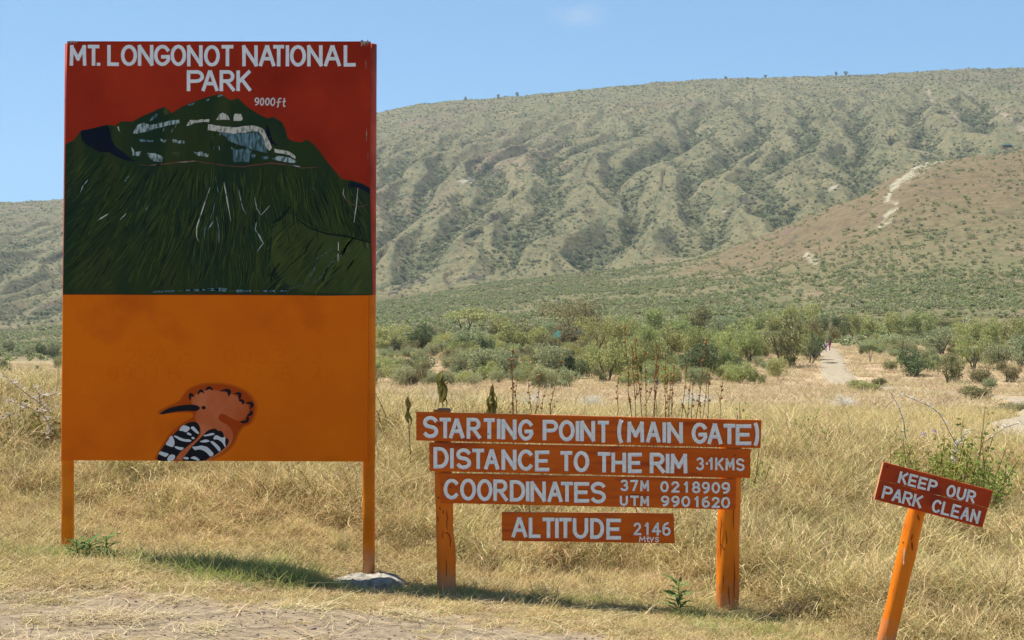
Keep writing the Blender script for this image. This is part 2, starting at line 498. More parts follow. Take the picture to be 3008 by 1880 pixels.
# trail: a sheet following the ground
M_trail = mat('trail_dirt', (.36, .295, .20), .95, (.27, .22, .145), scale=1.6, bump=.4, bscale=6, disp=.04)
mb = MB()
tp = []
for (ax, ay), (bx, by) in zip(TRAIL[:-1], TRAIL[1:]):
    n = max(4, int(math.hypot(bx - ax, by - ay) / 1.5))
    for i in range(n): tp.append((ax + (bx - ax) * i / n, ay + (by - ay) * i / n))
tp = np.array(tp)
for _ in range(6): tp[1:-1] = (tp[:-2] + tp[1:-1] * 2 + tp[2:]) / 4
W = 9
for i in range(len(tp)):
    d = tp[min(i + 1, len(tp) - 1)] - tp[max(i - 1, 0)]; d /= np.hypot(*d)
    nrm = np.array([d[1], -d[0]])
    hw = (1.75 if tp[i][1] > 100 else .95) * (1 + .22 * float(fbm(np.array(i * .45), np.array(0.), 3, 3)))
    for k in range(W):
        q = tp[i] + nrm * (k / (W - 1) * 2 - 1) * hw * (1 + .22 * random.random() * (k in (0, W - 1)))
        mb.v.append((q[0], q[1], H(q[0], q[1]) + (.03 if tp[i][1] < 47 else .06) - (.0 if 0 < k < W - 1 else .25)))
for i in range(len(tp) - 1):
    for k in range(W - 1):
        a = i * W + k; mb.f.append((a, a + 1, a + W + 1, a + W)); mb.m.append(0)
tag(mb.build('path', M_trail, smooth=True), kind='structure')

# haze over the valley
hz = MB()
x0, x1, y0, y1, z0, z1 = -5200, 5200, -120, 3900, -620, 520
hz.add([(x0, y0, z0), (x1, y0, z0), (x1, y1, z0), (x0, y1, z0), (x0, y0, z1), (x1, y0, z1), (x1, y1, z1), (x0, y1, z1)],
       [(0, 3, 2, 1), (4, 5, 6, 7), (0, 1, 5, 4), (1, 2, 6, 5), (2, 3, 7, 6), (3, 0, 4, 7)])
M_haze = bpy.data.materials.new('haze_air'); M_haze.use_nodes = True
n, l = M_haze.node_tree.nodes, M_haze.node_tree.links
n.remove(n['Principled BSDF'])
pv = n.new('ShaderNodeVolumePrincipled')
pv.inputs['Color'].default_value = (.80, .90, 1.0, 1)
pv.inputs['Density'].default_value = .000075
pv.inputs['Anisotropy'].default_value = .2
l.new(pv.outputs[0], n['Material Output'].inputs['Volume'])
tag(hz.build('haze', M_haze), kind='stuff')

# ------------------------------------------------------------------ scattering (for what nobody could count)
def proto_coll(name, meshes):
    c = bpy.data.collections.new(name)
    for i, me in enumerate(meshes):
        o = bpy.data.objects.new('%s_%02d' % (name, i), me)
        c.objects.link(o)
    return c

def scatter(name, pts, coll, nproto, sc, label, cat, rz=None, szz=None):
    pts = np.asarray(pts, float); N = len(pts)
    me = bpy.data.meshes.new(name)
    me.vertices.add(N); me.vertices.foreach_set('co', pts.ravel())
    a = me.attributes.new('rz', 'FLOAT', 'POINT')
    a.data.foreach_set('value', (rng.random(N) * 6.283 if rz is None else rz).astype(np.float32))
    a = me.attributes.new('sv', 'FLOAT_VECTOR', 'POINT')
    sc = np.broadcast_to(np.asarray(sc, float), (N,)); zz = sc * (1 if szz is None else szz)
    a.data.foreach_set('vector', np.stack([sc, sc, zz], 1).astype(np.float32).ravel())
    a = me.attributes.new('ix', 'INT', 'POINT')
    a.data.foreach_set('value', rng.integers(0, nproto, N).astype(np.int32))
    o = bpy.data.objects.new(name, me); COL.objects.link(o)
    ng = bpy.data.node_groups.new(name + '_scatter', 'GeometryNodeTree')
    ng.interface.new_socket('Geometry', in_out='INPUT', socket_type='NodeSocketGeometry')
    ng.interface.new_socket('Geometry', in_out='OUTPUT', socket_type='NodeSocketGeometry')
    N_, L_ = ng.nodes, ng.links
    gi = N_.new('NodeGroupInput'); go = N_.new('NodeGroupOutput')
    ci = N_.new('GeometryNodeCollectionInfo'); ci.inputs['Collection'].default_value = coll
    ci.inputs['Separate Children'].default_value = True; ci.inputs['Reset Children'].default_value = True
    ip = N_.new('GeometryNodeInstanceOnPoints'); ip.inputs['Pick Instance'].default_value = True
    def na(nm, ty):
        q = N_.new('GeometryNodeInputNamedAttribute'); q.data_type = ty; q.inputs['Name'].default_value = nm
        return [s for s in q.outputs if s.enabled and s.name == 'Attribute'][0]
    cx = N_.new('ShaderNodeCombineXYZ'); L_.new(na('rz', 'FLOAT'), cx.inputs[2])
    er = N_.new('FunctionNodeEulerToRotation'); L_.new(cx.outputs[0], er.inputs[0])
    L_.new(gi.outputs[0], ip.inputs['Points']); L_.new(ci.outputs[0], ip.inputs['Instance'])
    L_.new(na('ix', 'INT'), ip.inputs['Instance Index'])
    L_.new(er.outputs[0], ip.inputs['Rotation']); L_.new(na('sv', 'FLOAT_VECTOR'), ip.inputs['Scale'])
    L_.new(ip.outputs[0], go.inputs[0])
    md = o.modifiers.new('scatter', 'NODES'); md.node_group = ng
    tag(o, label, cat, kind='stuff')
    return o

# ------------------------------------------------------------------ grass
STRAW = [(.68, .50, .25), (.36, .25, .10), (.78, .61, .34), (.50, .40, .15), (.82, .67, .40), (.60, .43, .19), (.34, .34, .11), (.72, .55, .29), (.22, .14, .055), (.76, .61, .32)]
M_straw = blade_mat('straw_blades', STRAW, .25, .30)
M_straw2 = blade_mat('pale_straw_litter', [(.60, .48, .28), (.50, .38, .20), (.68, .57, .36), (.42, .31, .15)], .2, .12)
M_green = blade_mat('green_blades', [(.20, .28, .05), (.42, .42, .12), (.58, .48, .22), (.26, .34, .07), (.56, .50, .22), (.14, .20, .045)], .35, .2)
M_pink = blade_mat('dry_plain_grass', [(.52, .40, .235), (.44, .32, .18), (.58, .46, .29), (.40, .34, .15), (.50, .36, .22)], .3, .10)

def blade(mb, base, az, ln, bend, w, seg=4, lift=1.0, kink=0):
    p = Vector(base); el = lift; d_az = az
    side = Vector((-math.sin(az), math.cos(az), 0))
    ws = random.uniform(0, math.pi)
    sd = (side * math.cos(ws) + Vector((math.cos(az), math.sin(az), 0)) * math.sin(ws))
    o = len(mb.v)
    for i in range(seg + 1):
        t = i / seg
        ww = w * (1 - t * .85) * .5
        mb.v.append(tuple(p - sd * ww)); mb.v.append(tuple(p + sd * ww))
        e = el - bend * t
        d_az += kink * random.uniform(-1, 1)
        p = p + Vector((math.cos(d_az) * math.cos(e), math.sin(d_az) * math.cos(e), math.sin(e))) * ln / seg
        if p.z < .004: p.z = .004
    for i in range(seg):
        a = o + i * 2
        mb.f.append((a, a + 1, a + 3, a + 2)); mb.m.append(0)

def clump(name, m, nb, R, h0, h1, lift0, lift1, b0, b1, w0, w1, kink=.25, seg=5, z0=0):
    mb = MB()
    for i in range(nb):
        r = R * math.sqrt(random.random()); a = random.uniform(0, 6.283)
        blade(mb, (r * math.cos(a), r * math.sin(a), random.uniform(0, z0)), random.uniform(0, 6.283), random.uniform(h0, h1), random.uniform(b0, b1),
              random.uniform(w0, w1), seg, random.uniform(lift0, lift1), kink)
    return mb.mesh(name, m)

tall = [clump('tall', M_straw, 84, .15, .08, .28, -.2, 1.2, .0, 1.7, .0032, .0085, .75, 5, .20) for _ in range(8)]
airy = [clump('airy', M_straw, 9, .10, .30, .60, .75, 1.45, .3, 1.6, .003, .0055, .35, 6, .02) for _ in range(6)]
M_wdead = blade_mat('withered_weed', [(.16, .10, .05), (.22, .20, .07), (.30, .19, .09), (.12, .13, .05), (.20, .12, .06)], .2, .3)
weedt = [clump('weed', M_wdead, 60, .11, .06, .22, .1, 1.4, -.2, 1.6, .004, .011, .9, 4, .16) for _ in range(5)]
short = [clump('short', M_straw, 46, .10, .05, .15, -.1, .8, -.1, 1.5, .0032, .0075, .7, 4, .012) for _ in range(8)]
litter = [clump('litter', M_straw2, 34, .13, .04, .22, -.05, .45, -.1, .6, .003, .007, .5, 5, .02) for _ in range(6)]
stem_ = [clump('stem', M_straw2, 3, .2, .2, .5, .0, .10, -.02, .1, .004, .008, .2, 7, .012) for _ in range(4)]
green = [clump('green', M_green, 40, .09, .07, .20, .4, 1.4, .2, 1.8, .004, .008, .3, 4) for _ in range(6)]
plain = [clump('plain', M_pink, 44, .6, .25, .6, .0, 1.0, .1, 1.3, .02, .05, .3, 3) for _ in range(5)]
c_tall = proto_coll('tall_tuft', tall); c_airy = proto_coll('airy_tuft', airy); c_weed = proto_coll('weed_tuft', weedt); c_short = proto_coll('short_tuft', short); c_lit = proto_coll('straw_litter', litter); c_stem = proto_coll('straw_stem', stem_)
c_green = proto_coll('green_tuft', green); c_plain = proto_coll('plain_tuft', plain)

def fan_pts(n, y0, y1, um=.41, pad=.35):
    y = np.sqrt(rng.random(n) * (y1 ** 2 - y0 ** 2) + y0 ** 2)
    u = (rng.random(n) * 2 - 1) * um
    return u * y + np.sign(u) * pad * 0, y

def on_land(x, y, dz=0): return np.stack([x, y, land(x, y) + dz], 1)

# tall matted grass on the bank behind the signs
x, y = fan_pts(27000, 7.0, 20)
dt = dirt(x, y)
hole = sm(fbm(x / .26, y / .30, 2, 211) * 3.4 + 1.2)
front = np.interp(x, [-4, -1, 0, 1.5, 2.0, 3.2], [10.3, 9.9, 9.3, 9.1, 7.6, 6.6])   # where the tall grass begins
tallness = sm((y - front) / 1.6) * (.72 + 1.0 * fbm(x / .45, y / .5, 3, 201)) + .12 * sm((y - front + .8) / .8)
keep = (rng.random(len(x)) < np.clip(tallness * 1.6, 0, 1) * (1 - dt) * (.12 + .88 * hole)) & (trail_dist(x, y) > 1.4) & (np.hypot((x + .95) / .3, (y - 9.55) / .4) > 1)
x, y, tl = x[keep], y[keep], tallness[keep]
sc_ = np.clip(.36 + tl * .82, .32, 1.55) * (.85 + .3 * rng.random(len(x)))
sc_ *= 1 + .22 * sm((y - 12.5) / 2.5)
kb = rng.random(len(x)) < .045 * (1 + 2 * sm(fbm(x / .9, y / .9, 2, 221) * 3))
scatter('withered_weeds', on_land(x[kb], y[kb], .0), c_weed, 5, sc_[kb] * 1.05, 'brown and dull green withered weeds tangled in the bank grass', 'weeds')
k2_ = rng.random(len(x)) < .10
scatter('long_grass', on_land(x[k2_], y[k2_], -.01), c_airy, 6, sc_[k2_] * .95, 'single longer dry blades standing out of the matted bank grass', 'grass')
scatter('dry_grass', on_land(x, y, -.01), c_tall, 8, sc_, 'tall matted straw-coloured grass on the bank behind the signs', 'grass')

x, y = fan_pts(26000, 5.4, 12)
dt = dirt(x, y)
front = np.interp(x, [-4, -1, 0, 1.5, 2.0, 3.2], [10.9, 10.5, 9.9, 9.7, 8.6, 7.6])
k = (1 - sm((y - front) / .8)) * np.clip(1.02 - dt * (1.0 - .40 * sm(fbm(x / .40, y / .22, 2, 203) * 3 - .7)), .02, 1)
keep = (rng.random(len(x)) < k) & (np.hypot((x + .98) / .30, (y - 9.35) / .32) > 1)
x, y = x[keep], y[keep]; dt = dt[keep]
scatter('short_grass', on_land(x, y), c_short, 8, (.75 + .5 * rng.random(len(x))) * (1 - .45 * dt) * np.where((x > -2.4) & (x < 1.7) & (y < 9.2), .62, 1), 'short dry grass between the bare path and the signposts', 'grass')

x, y = fan_pts(900, 5.4, 10.2)
scatter('fallen_stems', on_land(x, y, .01), c_stem, 4, .6 + .7 * rng.random(len(x)), 'long pale straw stems lying across the bare path', 'straw')
x, y = fan_pts(4600, 5.4, 10.2)
dt = dirt(x, y)
keep = rng.random(len(x)) < .04 + .7 * sm(fbm(x / .55, y / .22, 3, 205) * 3.2 - .4)
x, y = x[keep], y[keep]
scatter('straw_litter', on_land(x, y), c_lit, 6, .6 + .7 * rng.random(len(x)), 'loose pale straw lying flat on the bare path', 'straw')

peb = []
for q in range(4):
    pm_ = MB(); o_ = []
    for j in range(4):
        ph = -1.2 + j * .8
        for i in range(6):
            a = i / 6 * 6.283; k_ = random.uniform(.75, 1.2); pm_.v.append((math.cos(a) * math.cos(ph) * k_, math.sin(a) * math.cos(ph) * k_ * .8, math.sin(ph) * .55 + .2))
    for j in range(3):
        for i in range(6): a = j * 6 + i; b = j * 6 + (i + 1) % 6; pm_.f.append((a, b, b + 6, a + 6)); pm_.m.append(0)
    pm_.f.append(tuple(range(18, 24))); pm_.m.append(0)
    peb.append(pm_.mesh('pebble', mat('pebble_brown', (.26, .21, .15), .9, (.17, .13, .10), scale=3, rnd=.35)))
c_peb = proto_coll('pebble_grain', peb)
x, y = fan_pts(9000, 5.4, 9.2); keep = dirt(x, y) > .35; x, y = x[keep], y[keep]
scatter('path_grit', on_land(x, y), c_peb, 4, .0025 + .009 * rng.random(len(x)) ** 4, 'fine grit and crumbs of earth on the bare path', 'gravel')
# green tufts: below the big board, round the concrete, along the shaded strip
gp = []
for (cx, cy, rx, ry, nn) in [(-2.0, 9.35, .8, .20, 70), (-1.75, 9.1, .35, .25, 110), (-1.45, 9.15, .35, .40, 190), (-1.15, 8.95, .22, .14, 60), (-.55, 9.15, .35, .10, 60), (.2, 9.0, .9, .10, 60),
                             (1.25, 8.7, .5, .25, 40), (-3.0, 9.3, .45, .15, 45), (1.7, 8.3, .5, .3, 50), (2.6, 8.9, .8, .8, 40), (-3.3, 12.0, .8, 1.0, 60), (2.2, 10.4, 1.0, .5, 40)]:
    for _ in range(int(nn * 1.1)):
        gp.append((cx + random.gauss(0, rx * .5), cy + random.gauss(0, ry * .6)))
gp = np.array(gp); gp = gp[np.hypot((gp[:, 0] + .98) / .30, (gp[:, 1] - 9.35) / .32) > 1]
scatter('green_grass', on_land(gp[:, 0], gp[:, 1]), c_green, 6, (.5 + .55 * rng.random(len(gp))) * np.where((gp[:, 0] > -1.3) & (gp[:, 1] < 9.4), .7, 1), 'green grass tufts in the shaded strip below the big board', 'grass')

# beyond the bank
x, y = fan_pts(15000, 19, 62)
keep = (trail_dist(x, y) > .55 + .7 * rng.random(len(x)))
x, y = x[keep], y[keep]
scatter('dry_meadow', on_land(x, y, -.02), c_tall, 8, (1.0 + .9 * rng.random(len(x))), 'dry meadow grass dropping away beyond the bank', 'grass')
x, y = fan_pts(13000, 45, 250)
keep = (trail_dist(x, y) > 1.35 + .8 * rng.random(len(x)))
x, y = x[keep], y[keep]
scatter('plain_grass', on_land(x, y, -.05), c_plain, 5, (1.0 + 1.0 * rng.random(len(x))), 'pinkish dry grass covering the plain before the trees', 'grass')

# ------------------------------------------------------------------ foliage masses
def leaf_quad(mb, c, s, mi=0, flat=0):
    n = Vector((random.gauss(0, 1), random.gauss(0, 1), random.gauss(0, 1) + flat)).normalized()
    u, w = frame_of(n)
    a = random.uniform(0, 6.28); u2 = u * math.cos(a) + w * math.sin(a); w2 = n.cross(u2)
    u2 *= s * random.uniform(.7, 1.2); w2 *= s * random.uniform(.4, .75)
    c = Vector(c)
    mb.add([c - u2, c - w2 * .9 + u2 * .1, c + u2, c + w2], [(0, 1, 2, 3)], mi)

def crown_mesh(name, m, kind, n_cl, per, leaf, sd):
    """unit crown: about 2 wide, 1 tall; clumps of leaves spread through an uneven volume"""
    random.seed(sd)
    mb = MB()
    lobes = []
    for i in range({'bush': 9, 'round': 8, 'flat': 7, 'big': 12}[kind]):
        a = random.uniform(0, 6.28)
        if kind == 'flat': lobes.append((math.cos(a) * random.uniform(.2, .75), math.sin(a) * random.uniform(.2, .75), random.uniform(.72, .93), random.uniform(.22, .38), .09))
        elif kind == 'bush': lobes.append((math.cos(a) * random.uniform(.1, .68), math.sin(a) * random.uniform(.1, .68), random.uniform(.22, .66), random.uniform(.24, .40), .30))
        elif kind == 'round': lobes.append((math.cos(a) * random.uniform(.1, .64), math.sin(a) * random.uniform(.1, .64), random.uniform(.22, .82), random.uniform(.24, .42), .21))
        else: lobes.append((math.cos(a) * random.uniform(.1, .66), math.sin(a) * random.uniform(.1, .66), random.uniform(.22, .82), random.uniform(.22, .36), .19))
    for i in range(n_cl):
        L = random.choice(lobes)
        v = Vector((random.gauss(0, 1), random.gauss(0, 1), random.gauss(0, 1))).normalized() * (random.random() ** .30)
        c = Vector((L[0] + v.x * L[3], L[1] + v.y * L[3], max(.03, L[2] + v.z * L[4])))
        for j in range(per):
            q = c + Vector((random.gauss(0, .045), random.gauss(0, .045), random.gauss(0, .035)))
            q.z = max(.01, q.z)
            leaf_quad(mb, q, leaf, 0, .8)
    return mb.mesh(name, m)

def trunk_mesh(name, m, kind, sd):
    random.seed(sd)
    mb = MB()
    ns = {'bush': 5, 'round': 3, 'flat': 2, 'big': 3}[kind]
    topz = {'bush': .5, 'round': .62, 'flat': .8, 'big': .6}[kind]
    for i in range(ns):
        a = i / ns * 6.28 + random.uniform(-.5, .5)
        sp = random.uniform(.25, .6)
        pts = []
        for t in (0, .3, .6, 1):
            pts.append((math.cos(a) * (.03 + sp * t ** 1.3) + random.uniform(-.03, .03), math.sin(a) * (.03 + sp * t ** 1.3), topz * t - .02))
        tube(mb, pts, [.035, .028, .018, .008], 6)
        for b in range(3):
            p0 = Vector(pts[2]) if b else Vector(pts[1])
            q = p0 + Vector((random.uniform(-.35, .35), random.uniform(-.35, .35), random.uniform(.1, .28)))
            tube(mb, [p0, (p0 + q) / 2 + Vector((0, 0, .03)), q], [.014, .009, .004], 5)
    return mb.mesh(name, m)

M_bark = mat('grey_brown_bark', (.17, .13, .09), .95, (.10, .075, .055), scale=20)
def leafmat(name, a, b, c): return blade_mat(name, [a, b, c, a], .28, .13, .6)
M_leaf = [leafmat('yellow_green_leaves', (.38, .39, .135), (.28, .30, .10), (.50, .47, .19)),
          leafmat('grey_green_leaves', (.36, .375, .185), (.26, .28, .135), (.46, .45, .24)),
          leafmat('dark_green_leaves', (.15, .185, .075), (.10, .125, .05), (.25, .26, .11)),
          leafmat('olive_brown_leaves', (.26, .245, .10), (.17, .165, .07), (.36, .30, .14))]
KN = ['bush', 'round', 'flat', 'big']
CR = {}; TR = {}
def crown_for(kind, tint, var):
    key = (kind, tint, var)
    if key not in CR:
        sd = 300 + KN.index(kind) * 20 + tint * 3 + var
        n_cl = {'bush': 560, 'round': 430, 'flat': 300, 'big': 800}[kind]
        lf = {'bush': .033, 'round': .033, 'flat': .028, 'big': .024}[kind]
        CR[key] = crown_mesh('crown', M_leaf[tint], kind, n_cl, 8, lf, sd)
    if (kind, var) not in TR: TR[(kind, var)] = trunk_mesh('trunk', M_bark, kind, 500 + KN.index(kind) * 7 + var)
    return CR[key], TR[(kind, var)]

TREES = []
def tree(x, y, w, h, kind, tint, label=None, group='trees and bushes at the foot of the slope', cat=None, var=None, name=None):
    cm, tm = crown_for(kind, tint, random.randrange(2) if var is None else var)
    nm = name or {'bush': 'bush', 'round': 'tree', 'flat': 'acacia_tree', 'big': 'large_tree'}[kind]
    r = bpy.data.objects.new(nm, None); COL.objects.link(r)
    r.location = (x, y, H(x, y) - .05); r.rotation_euler = (0, 0, random.uniform(0, 6.28)); r.empty_display_size = .3
    r.scale = (w / 1.6, w / 1.6, h * 1.04)
    for nn, me in (('trunk', tm), ('crown', cm)):
        o = bpy.data.objects.new(nn, me); COL.objects.link(o); o.parent = r
    tag(r, label, cat or ('bush' if kind == 'bush' else 'tree'), group)
    TREES.append(r)
    return r

D = 1.2435
LOOK = {('bush', 0): 'yellow-green rounded bush', ('bush', 1): 'grey-green rounded bush', ('bush', 2): 'dark dense bush', ('bush', 3): 'olive-brown bush',
        ('round', 0): 'yellow-green small tree', ('round', 1): 'grey-green small tree', ('round', 2): 'dark green small tree', ('round', 3): 'olive-brown small tree',
        ('flat', 0): 'flat-topped yellowish acacia', ('flat', 1): 'flat-topped grey-green acacia', ('flat', 2): 'small dark flat-topped acacia', ('flat', 3): 'flat-topped brownish acacia',
        ('big', 0): 'large spreading green tree', ('big', 1): 'large grey-green tree', ('big', 2): 'large dark tree', ('big', 3): 'large brown-green tree'}
ORD = ['first', 'second', 'third', 'fourth', 'fifth', 'sixth', 'seventh', 'eighth', 'ninth', 'tenth', 'eleventh', 'twelfth', 'thirteenth', 'fourteenth', 'fifteenth',
       'sixteenth', 'seventeenth', 'eighteenth', 'nineteenth', 'twentieth', 'twenty-first', 'twenty-second', 'twenty-third', 'twenty-fourth', 'twenty-fifth', 'twenty-sixth', 'twenty-seventh', 'twenty-eighth', 'twenty-ninth', 'thirtieth']
ROWS = {
 'in front row before the plain': (95, 150, [
  (975, 888, 838, 118, 'bush', 2), (1082, 890, 832, 70, 'bush', 1), (1132, 892, 822, 100, 'bush', 1), (1192, 894, 826, 84, 'bush', 1), (1240, 893, 852, 62, 'bush', 0),
  (1310, 894, 812, 120, 'bush', 1), (1366, 894, 832, 80, 'bush', 2), (1437, 898, 802, 118, 'round', 0), (1500, 890, 796, 90, 'bush', 0), (1558, 893, 806, 80, 'bush', 0),
  (1640, 897, 800, 120, 'round', 2), (1700, 884, 806, 70, 'bush', 0), (1740, 860, 806, 60, 'bush', 2)]),
 'in middle row left of trail': (120, 210, [
  (922, 832, 768, 88, 'round', 0), (985, 828, 752, 80, 'round', 2), (1050, 836, 790, 58, 'flat', 0), (1108, 842, 778, 84, 'bush', 1), (1150, 842, 796, 56, 'bush', 2),
  (1205, 838, 762, 100, 'bush', 0), (1262, 832, 770, 80, 'bush', 0), (1300, 838, 782, 66, 'bush', 3), (1410, 836, 752, 90, 'round', 0), (1470, 842, 760, 90, 'round', 0),
  (1528, 846, 770, 84, 'bush', 0), (1590, 846, 768, 96, 'round', 0), (1655, 850, 772, 84, 'bush', 0), (1712, 852, 768, 86, 'round', 0), (1772, 858, 766, 84, 'bush', 0),
  (1846, 866, 752, 132, 'round', 3), (1905, 842, 764, 80, 'bush', 0), (1925, 850, 786, 56, 'bush', 2)]),
 'in back row left of trail': (160, 320, [
  (915, 776, 744, 60, 'bush', 1), (1096, 800, 726, 134, 'flat', 0), (1035, 792, 752, 60, 'bush', 1), (1175, 796, 738, 96, 'bush', 0), (1240, 792, 740, 84, 'bush', 3),
  (1345, 820, 716, 140, 'big', 3), (1352, 826, 770, 96, 'bush', 3), (1385, 818, 768, 60, 'bush', 0), (1292, 796, 752, 60, 'bush', 1), (1432, 792, 736, 78, 'round', 0), (1482, 796, 738, 74, 'bush', 0), (1545, 796, 730, 90, 'round', 0),
  (1610, 800, 742, 74, 'bush', 0), (1655, 790, 722, 104, 'round', 3), (1718, 800, 744, 80, 'bush', 1), (1778, 800, 738, 80, 'round', 0), (1835, 796, 734, 84, 'round', 0),
  (1895, 798, 722, 90, 'round', 0), (1930, 806, 748, 60, 'bush', 2), (1575, 770, 738, 60, 'bush', 1), (1500, 762, 734, 60, 'bush', 1)]),
 'right of the trail': (95, 320, [
  (1984, 806, 748, 50, 'round', 2), (2012, 802, 744, 50, 'round', 0), (2055, 857, 816, 44, 'flat', 2), (2055, 800, 742, 80, 'round', 0), (2112, 806, 742, 84, 'round', 0),
  (2132, 856, 796, 100, 'flat', 1), (2165, 888, 822, 96, 'bush', 2), (2175, 802, 740, 90, 'round', 0), (2225, 838, 772, 90, 'round', 1), (2240, 905, 838, 88, 'round', 3),
  (2285, 812, 752, 84, 'round', 0), (2300, 870, 796, 86, 'round', 0), (2345, 822, 752, 84, 'round', 0), (2395, 812, 750, 80, 'bush', 0), (2360, 874, 790, 94, 'round', 1),
  (2412, 868, 792, 80, 'bush', 1), (2315, 906, 860, 64, 'bush', 3), (2336, 922, 890, 46, 'bush', 1), (2380, 902, 856, 70, 'round', 3), (2190, 872, 842, 50, 'bush', 0),
  (2032, 918, 896, 60, 'bush', 0), (2078, 914, 890, 50, 'bush', 3), (2145, 780, 744, 60, 'bush', 1), (2235, 782, 744, 70, 'bush', 3)]),
 'left of the big board': (120, 900, [
  (12, 882, 846, 40, 'bush', 2), (35, 840, 818, 36, 'bush', 2), (70, 842, 812, 40, 'bush', 1), (104, 846, 810, 44, 'bush', 2), (128, 846, 800, 40, 'bush', 1), (16, 830, 800, 36, 'bush', 1),
  (88, 876, 862, 18, 'bush', 2), (136, 872, 838, 26, 'bush', 1)]),
}
for where, (d0, d1, lst) in ROWS.items():
    lst = sorted(lst)
    for i, (tx, tb, tt_, tw, kd, ti) in enumerate(lst):
        x, y = hit(tx * D, tb * D, d0, d1)
        s = y / F
        lab = '%s, %s from left %s' % (LOOK[(kd, ti)], ORD[i], where)
        tree(x, y, tw * D * s, (tb - tt_) * D * s * 1.06, kd, ti, lab)

# trees standing out on the skyline
for i, (tx, ty, tw, th_, what) in enumerate([(1222, 224, 10, 9, 'dark bush standing on the ridge above the middle planks'), (1176, 229, 9, 7, 'small dark bush on the ridge just left of centre'),
        (1715, 183, 8, 6, 'small bush on the ridge above the word GATE'), (1808, 181, 9, 7, 'dark bush on the ridge above the leaning trees'),
        (1975, 176, 8, 11, 'thin lone tree on the ridge above the two hikers'), (1998, 176, 12, 9, 'rounded bush on the ridge right of the thin lone tree'),
        (1100, 238, 8, 7, 'tiny bush on the ridge right of the big board')]):
    u = (tx * D - 1504) / F
    y = 2192.; x = u * y
    tree(x, y, tw * D * y / F, th_ * D * y / F + 1.5, 'round', 2, what, 'bushes on the skyline')

# leaning tree whose branches shade the trail
x, y = hit(1934 * D, 858 * D, 140, 240)
lt = tree(x - 1.0, y, 4.2, 5.2, 'flat', 3, 'leaning tree beside the trail casting bars of shade on it')
lt.rotation_euler = (0, .38, .0)

# scrub: small bushes by the thousand
def scrub_mesh(sd, m, n=70, leaf=.16):
    random.seed(sd); mb = MB()
    lob = [(random.uniform(-.5, .5), random.uniform(-.5, .5), random.uniform(.25, .6), random.uniform(.3, .5)) for _ in range(4)]
    for i in range(n):
        L = random.choice(lob)
        v = Vector((random.gauss(0, 1), random.gauss(0, 1), random.gauss(0, 1))).normalized() * random.uniform(.6, 1) * L[3]
        leaf_quad(mb, (L[0] + v.x, L[1] + v.y, max(.05, L[2] + v.z * .8)), leaf, 0, 1.0)
    return mb.mesh('scrub', m)
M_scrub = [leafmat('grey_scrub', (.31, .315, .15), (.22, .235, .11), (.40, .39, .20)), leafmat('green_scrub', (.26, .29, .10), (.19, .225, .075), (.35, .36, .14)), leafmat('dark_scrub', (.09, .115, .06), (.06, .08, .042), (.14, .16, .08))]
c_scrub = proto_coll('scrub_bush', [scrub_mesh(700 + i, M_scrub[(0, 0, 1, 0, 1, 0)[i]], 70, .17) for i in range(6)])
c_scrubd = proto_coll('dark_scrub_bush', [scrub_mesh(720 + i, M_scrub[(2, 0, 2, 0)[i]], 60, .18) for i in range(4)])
random.seed(99)
def scrub_pts(n, y0, y1, f):
    x, y = fan_pts(n, y0, y1, .40)
    z, inf = land(x, y, True)
    p = f(x, y, inf)
    k = (rng.random(n) < p) & (trail_dist(x, y) > 3)
    return np.stack([x, y, z], 1)[k], {a: b[k] for a, b in inf.items()}
M_ug = c_scrub
x, y = fan_pts(3600, 116, 335, .40)
u = x / y
dens = np.where(u < .19, sm((u + .13) / .03) * .9, .38) * sm((y - np.where(u < .19, 118, 150)) / 12) * np.clip(.75 + fbm(x / 14, y / 18, 3, 311) + .5 * (y < 160) * (u < .16), .1, 1)
k = (rng.random(len(x)) < dens) & (trail_dist(x, y) > 4)
c_ug = proto_coll('belt_bush', [crown_for(k_, t, v_)[0] for k_, t, v_ in (('bush', 0, 0), ('round', 1, 0), ('bush', 1, 1), ('round', 0, 1), ('flat', 0, 0), ('bush', 3, 1), ('round', 3, 0))])
sz = (.9 + rng.random(k.sum()) * 1.0)
scatter('undergrowth', on_land(x[k], y[k], -.1), c_ug, 7, sz, 'dense bushy undergrowth between the trees at the foot of the slope', 'bushes', szz=1.35)
pts, inf = scrub_pts(60000, 235, 1000, lambda x, y, i: np.clip(.62 + .9 * fbm(x / 35, y / 60, 3, 301), 0.05, 1) * (1 - .80 * i['brown'] * sm((y - 560) / 150)) * (1 - .9 * sm((-.2 - i['u']) / .05) * (y < 330)))
sz = .9 + rng.random(len(pts)) ** 2 * 1.6
scatter('scrub', pts, c_scrub, 6, sz, 'low grey-green scrub covering the gentle slope below the mountain', 'scrub', szz=.85)
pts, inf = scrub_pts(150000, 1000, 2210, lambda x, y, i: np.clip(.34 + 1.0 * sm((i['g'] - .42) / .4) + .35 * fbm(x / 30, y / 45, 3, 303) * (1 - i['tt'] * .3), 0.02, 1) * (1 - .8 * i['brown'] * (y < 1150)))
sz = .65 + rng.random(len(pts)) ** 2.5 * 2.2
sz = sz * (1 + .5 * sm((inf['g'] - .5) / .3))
scatter('mountain_scrub', pts, c_scrubd, 4, sz, 'dark scrub filling the gullies of the mountain flank', 'scrub', szz=.8)

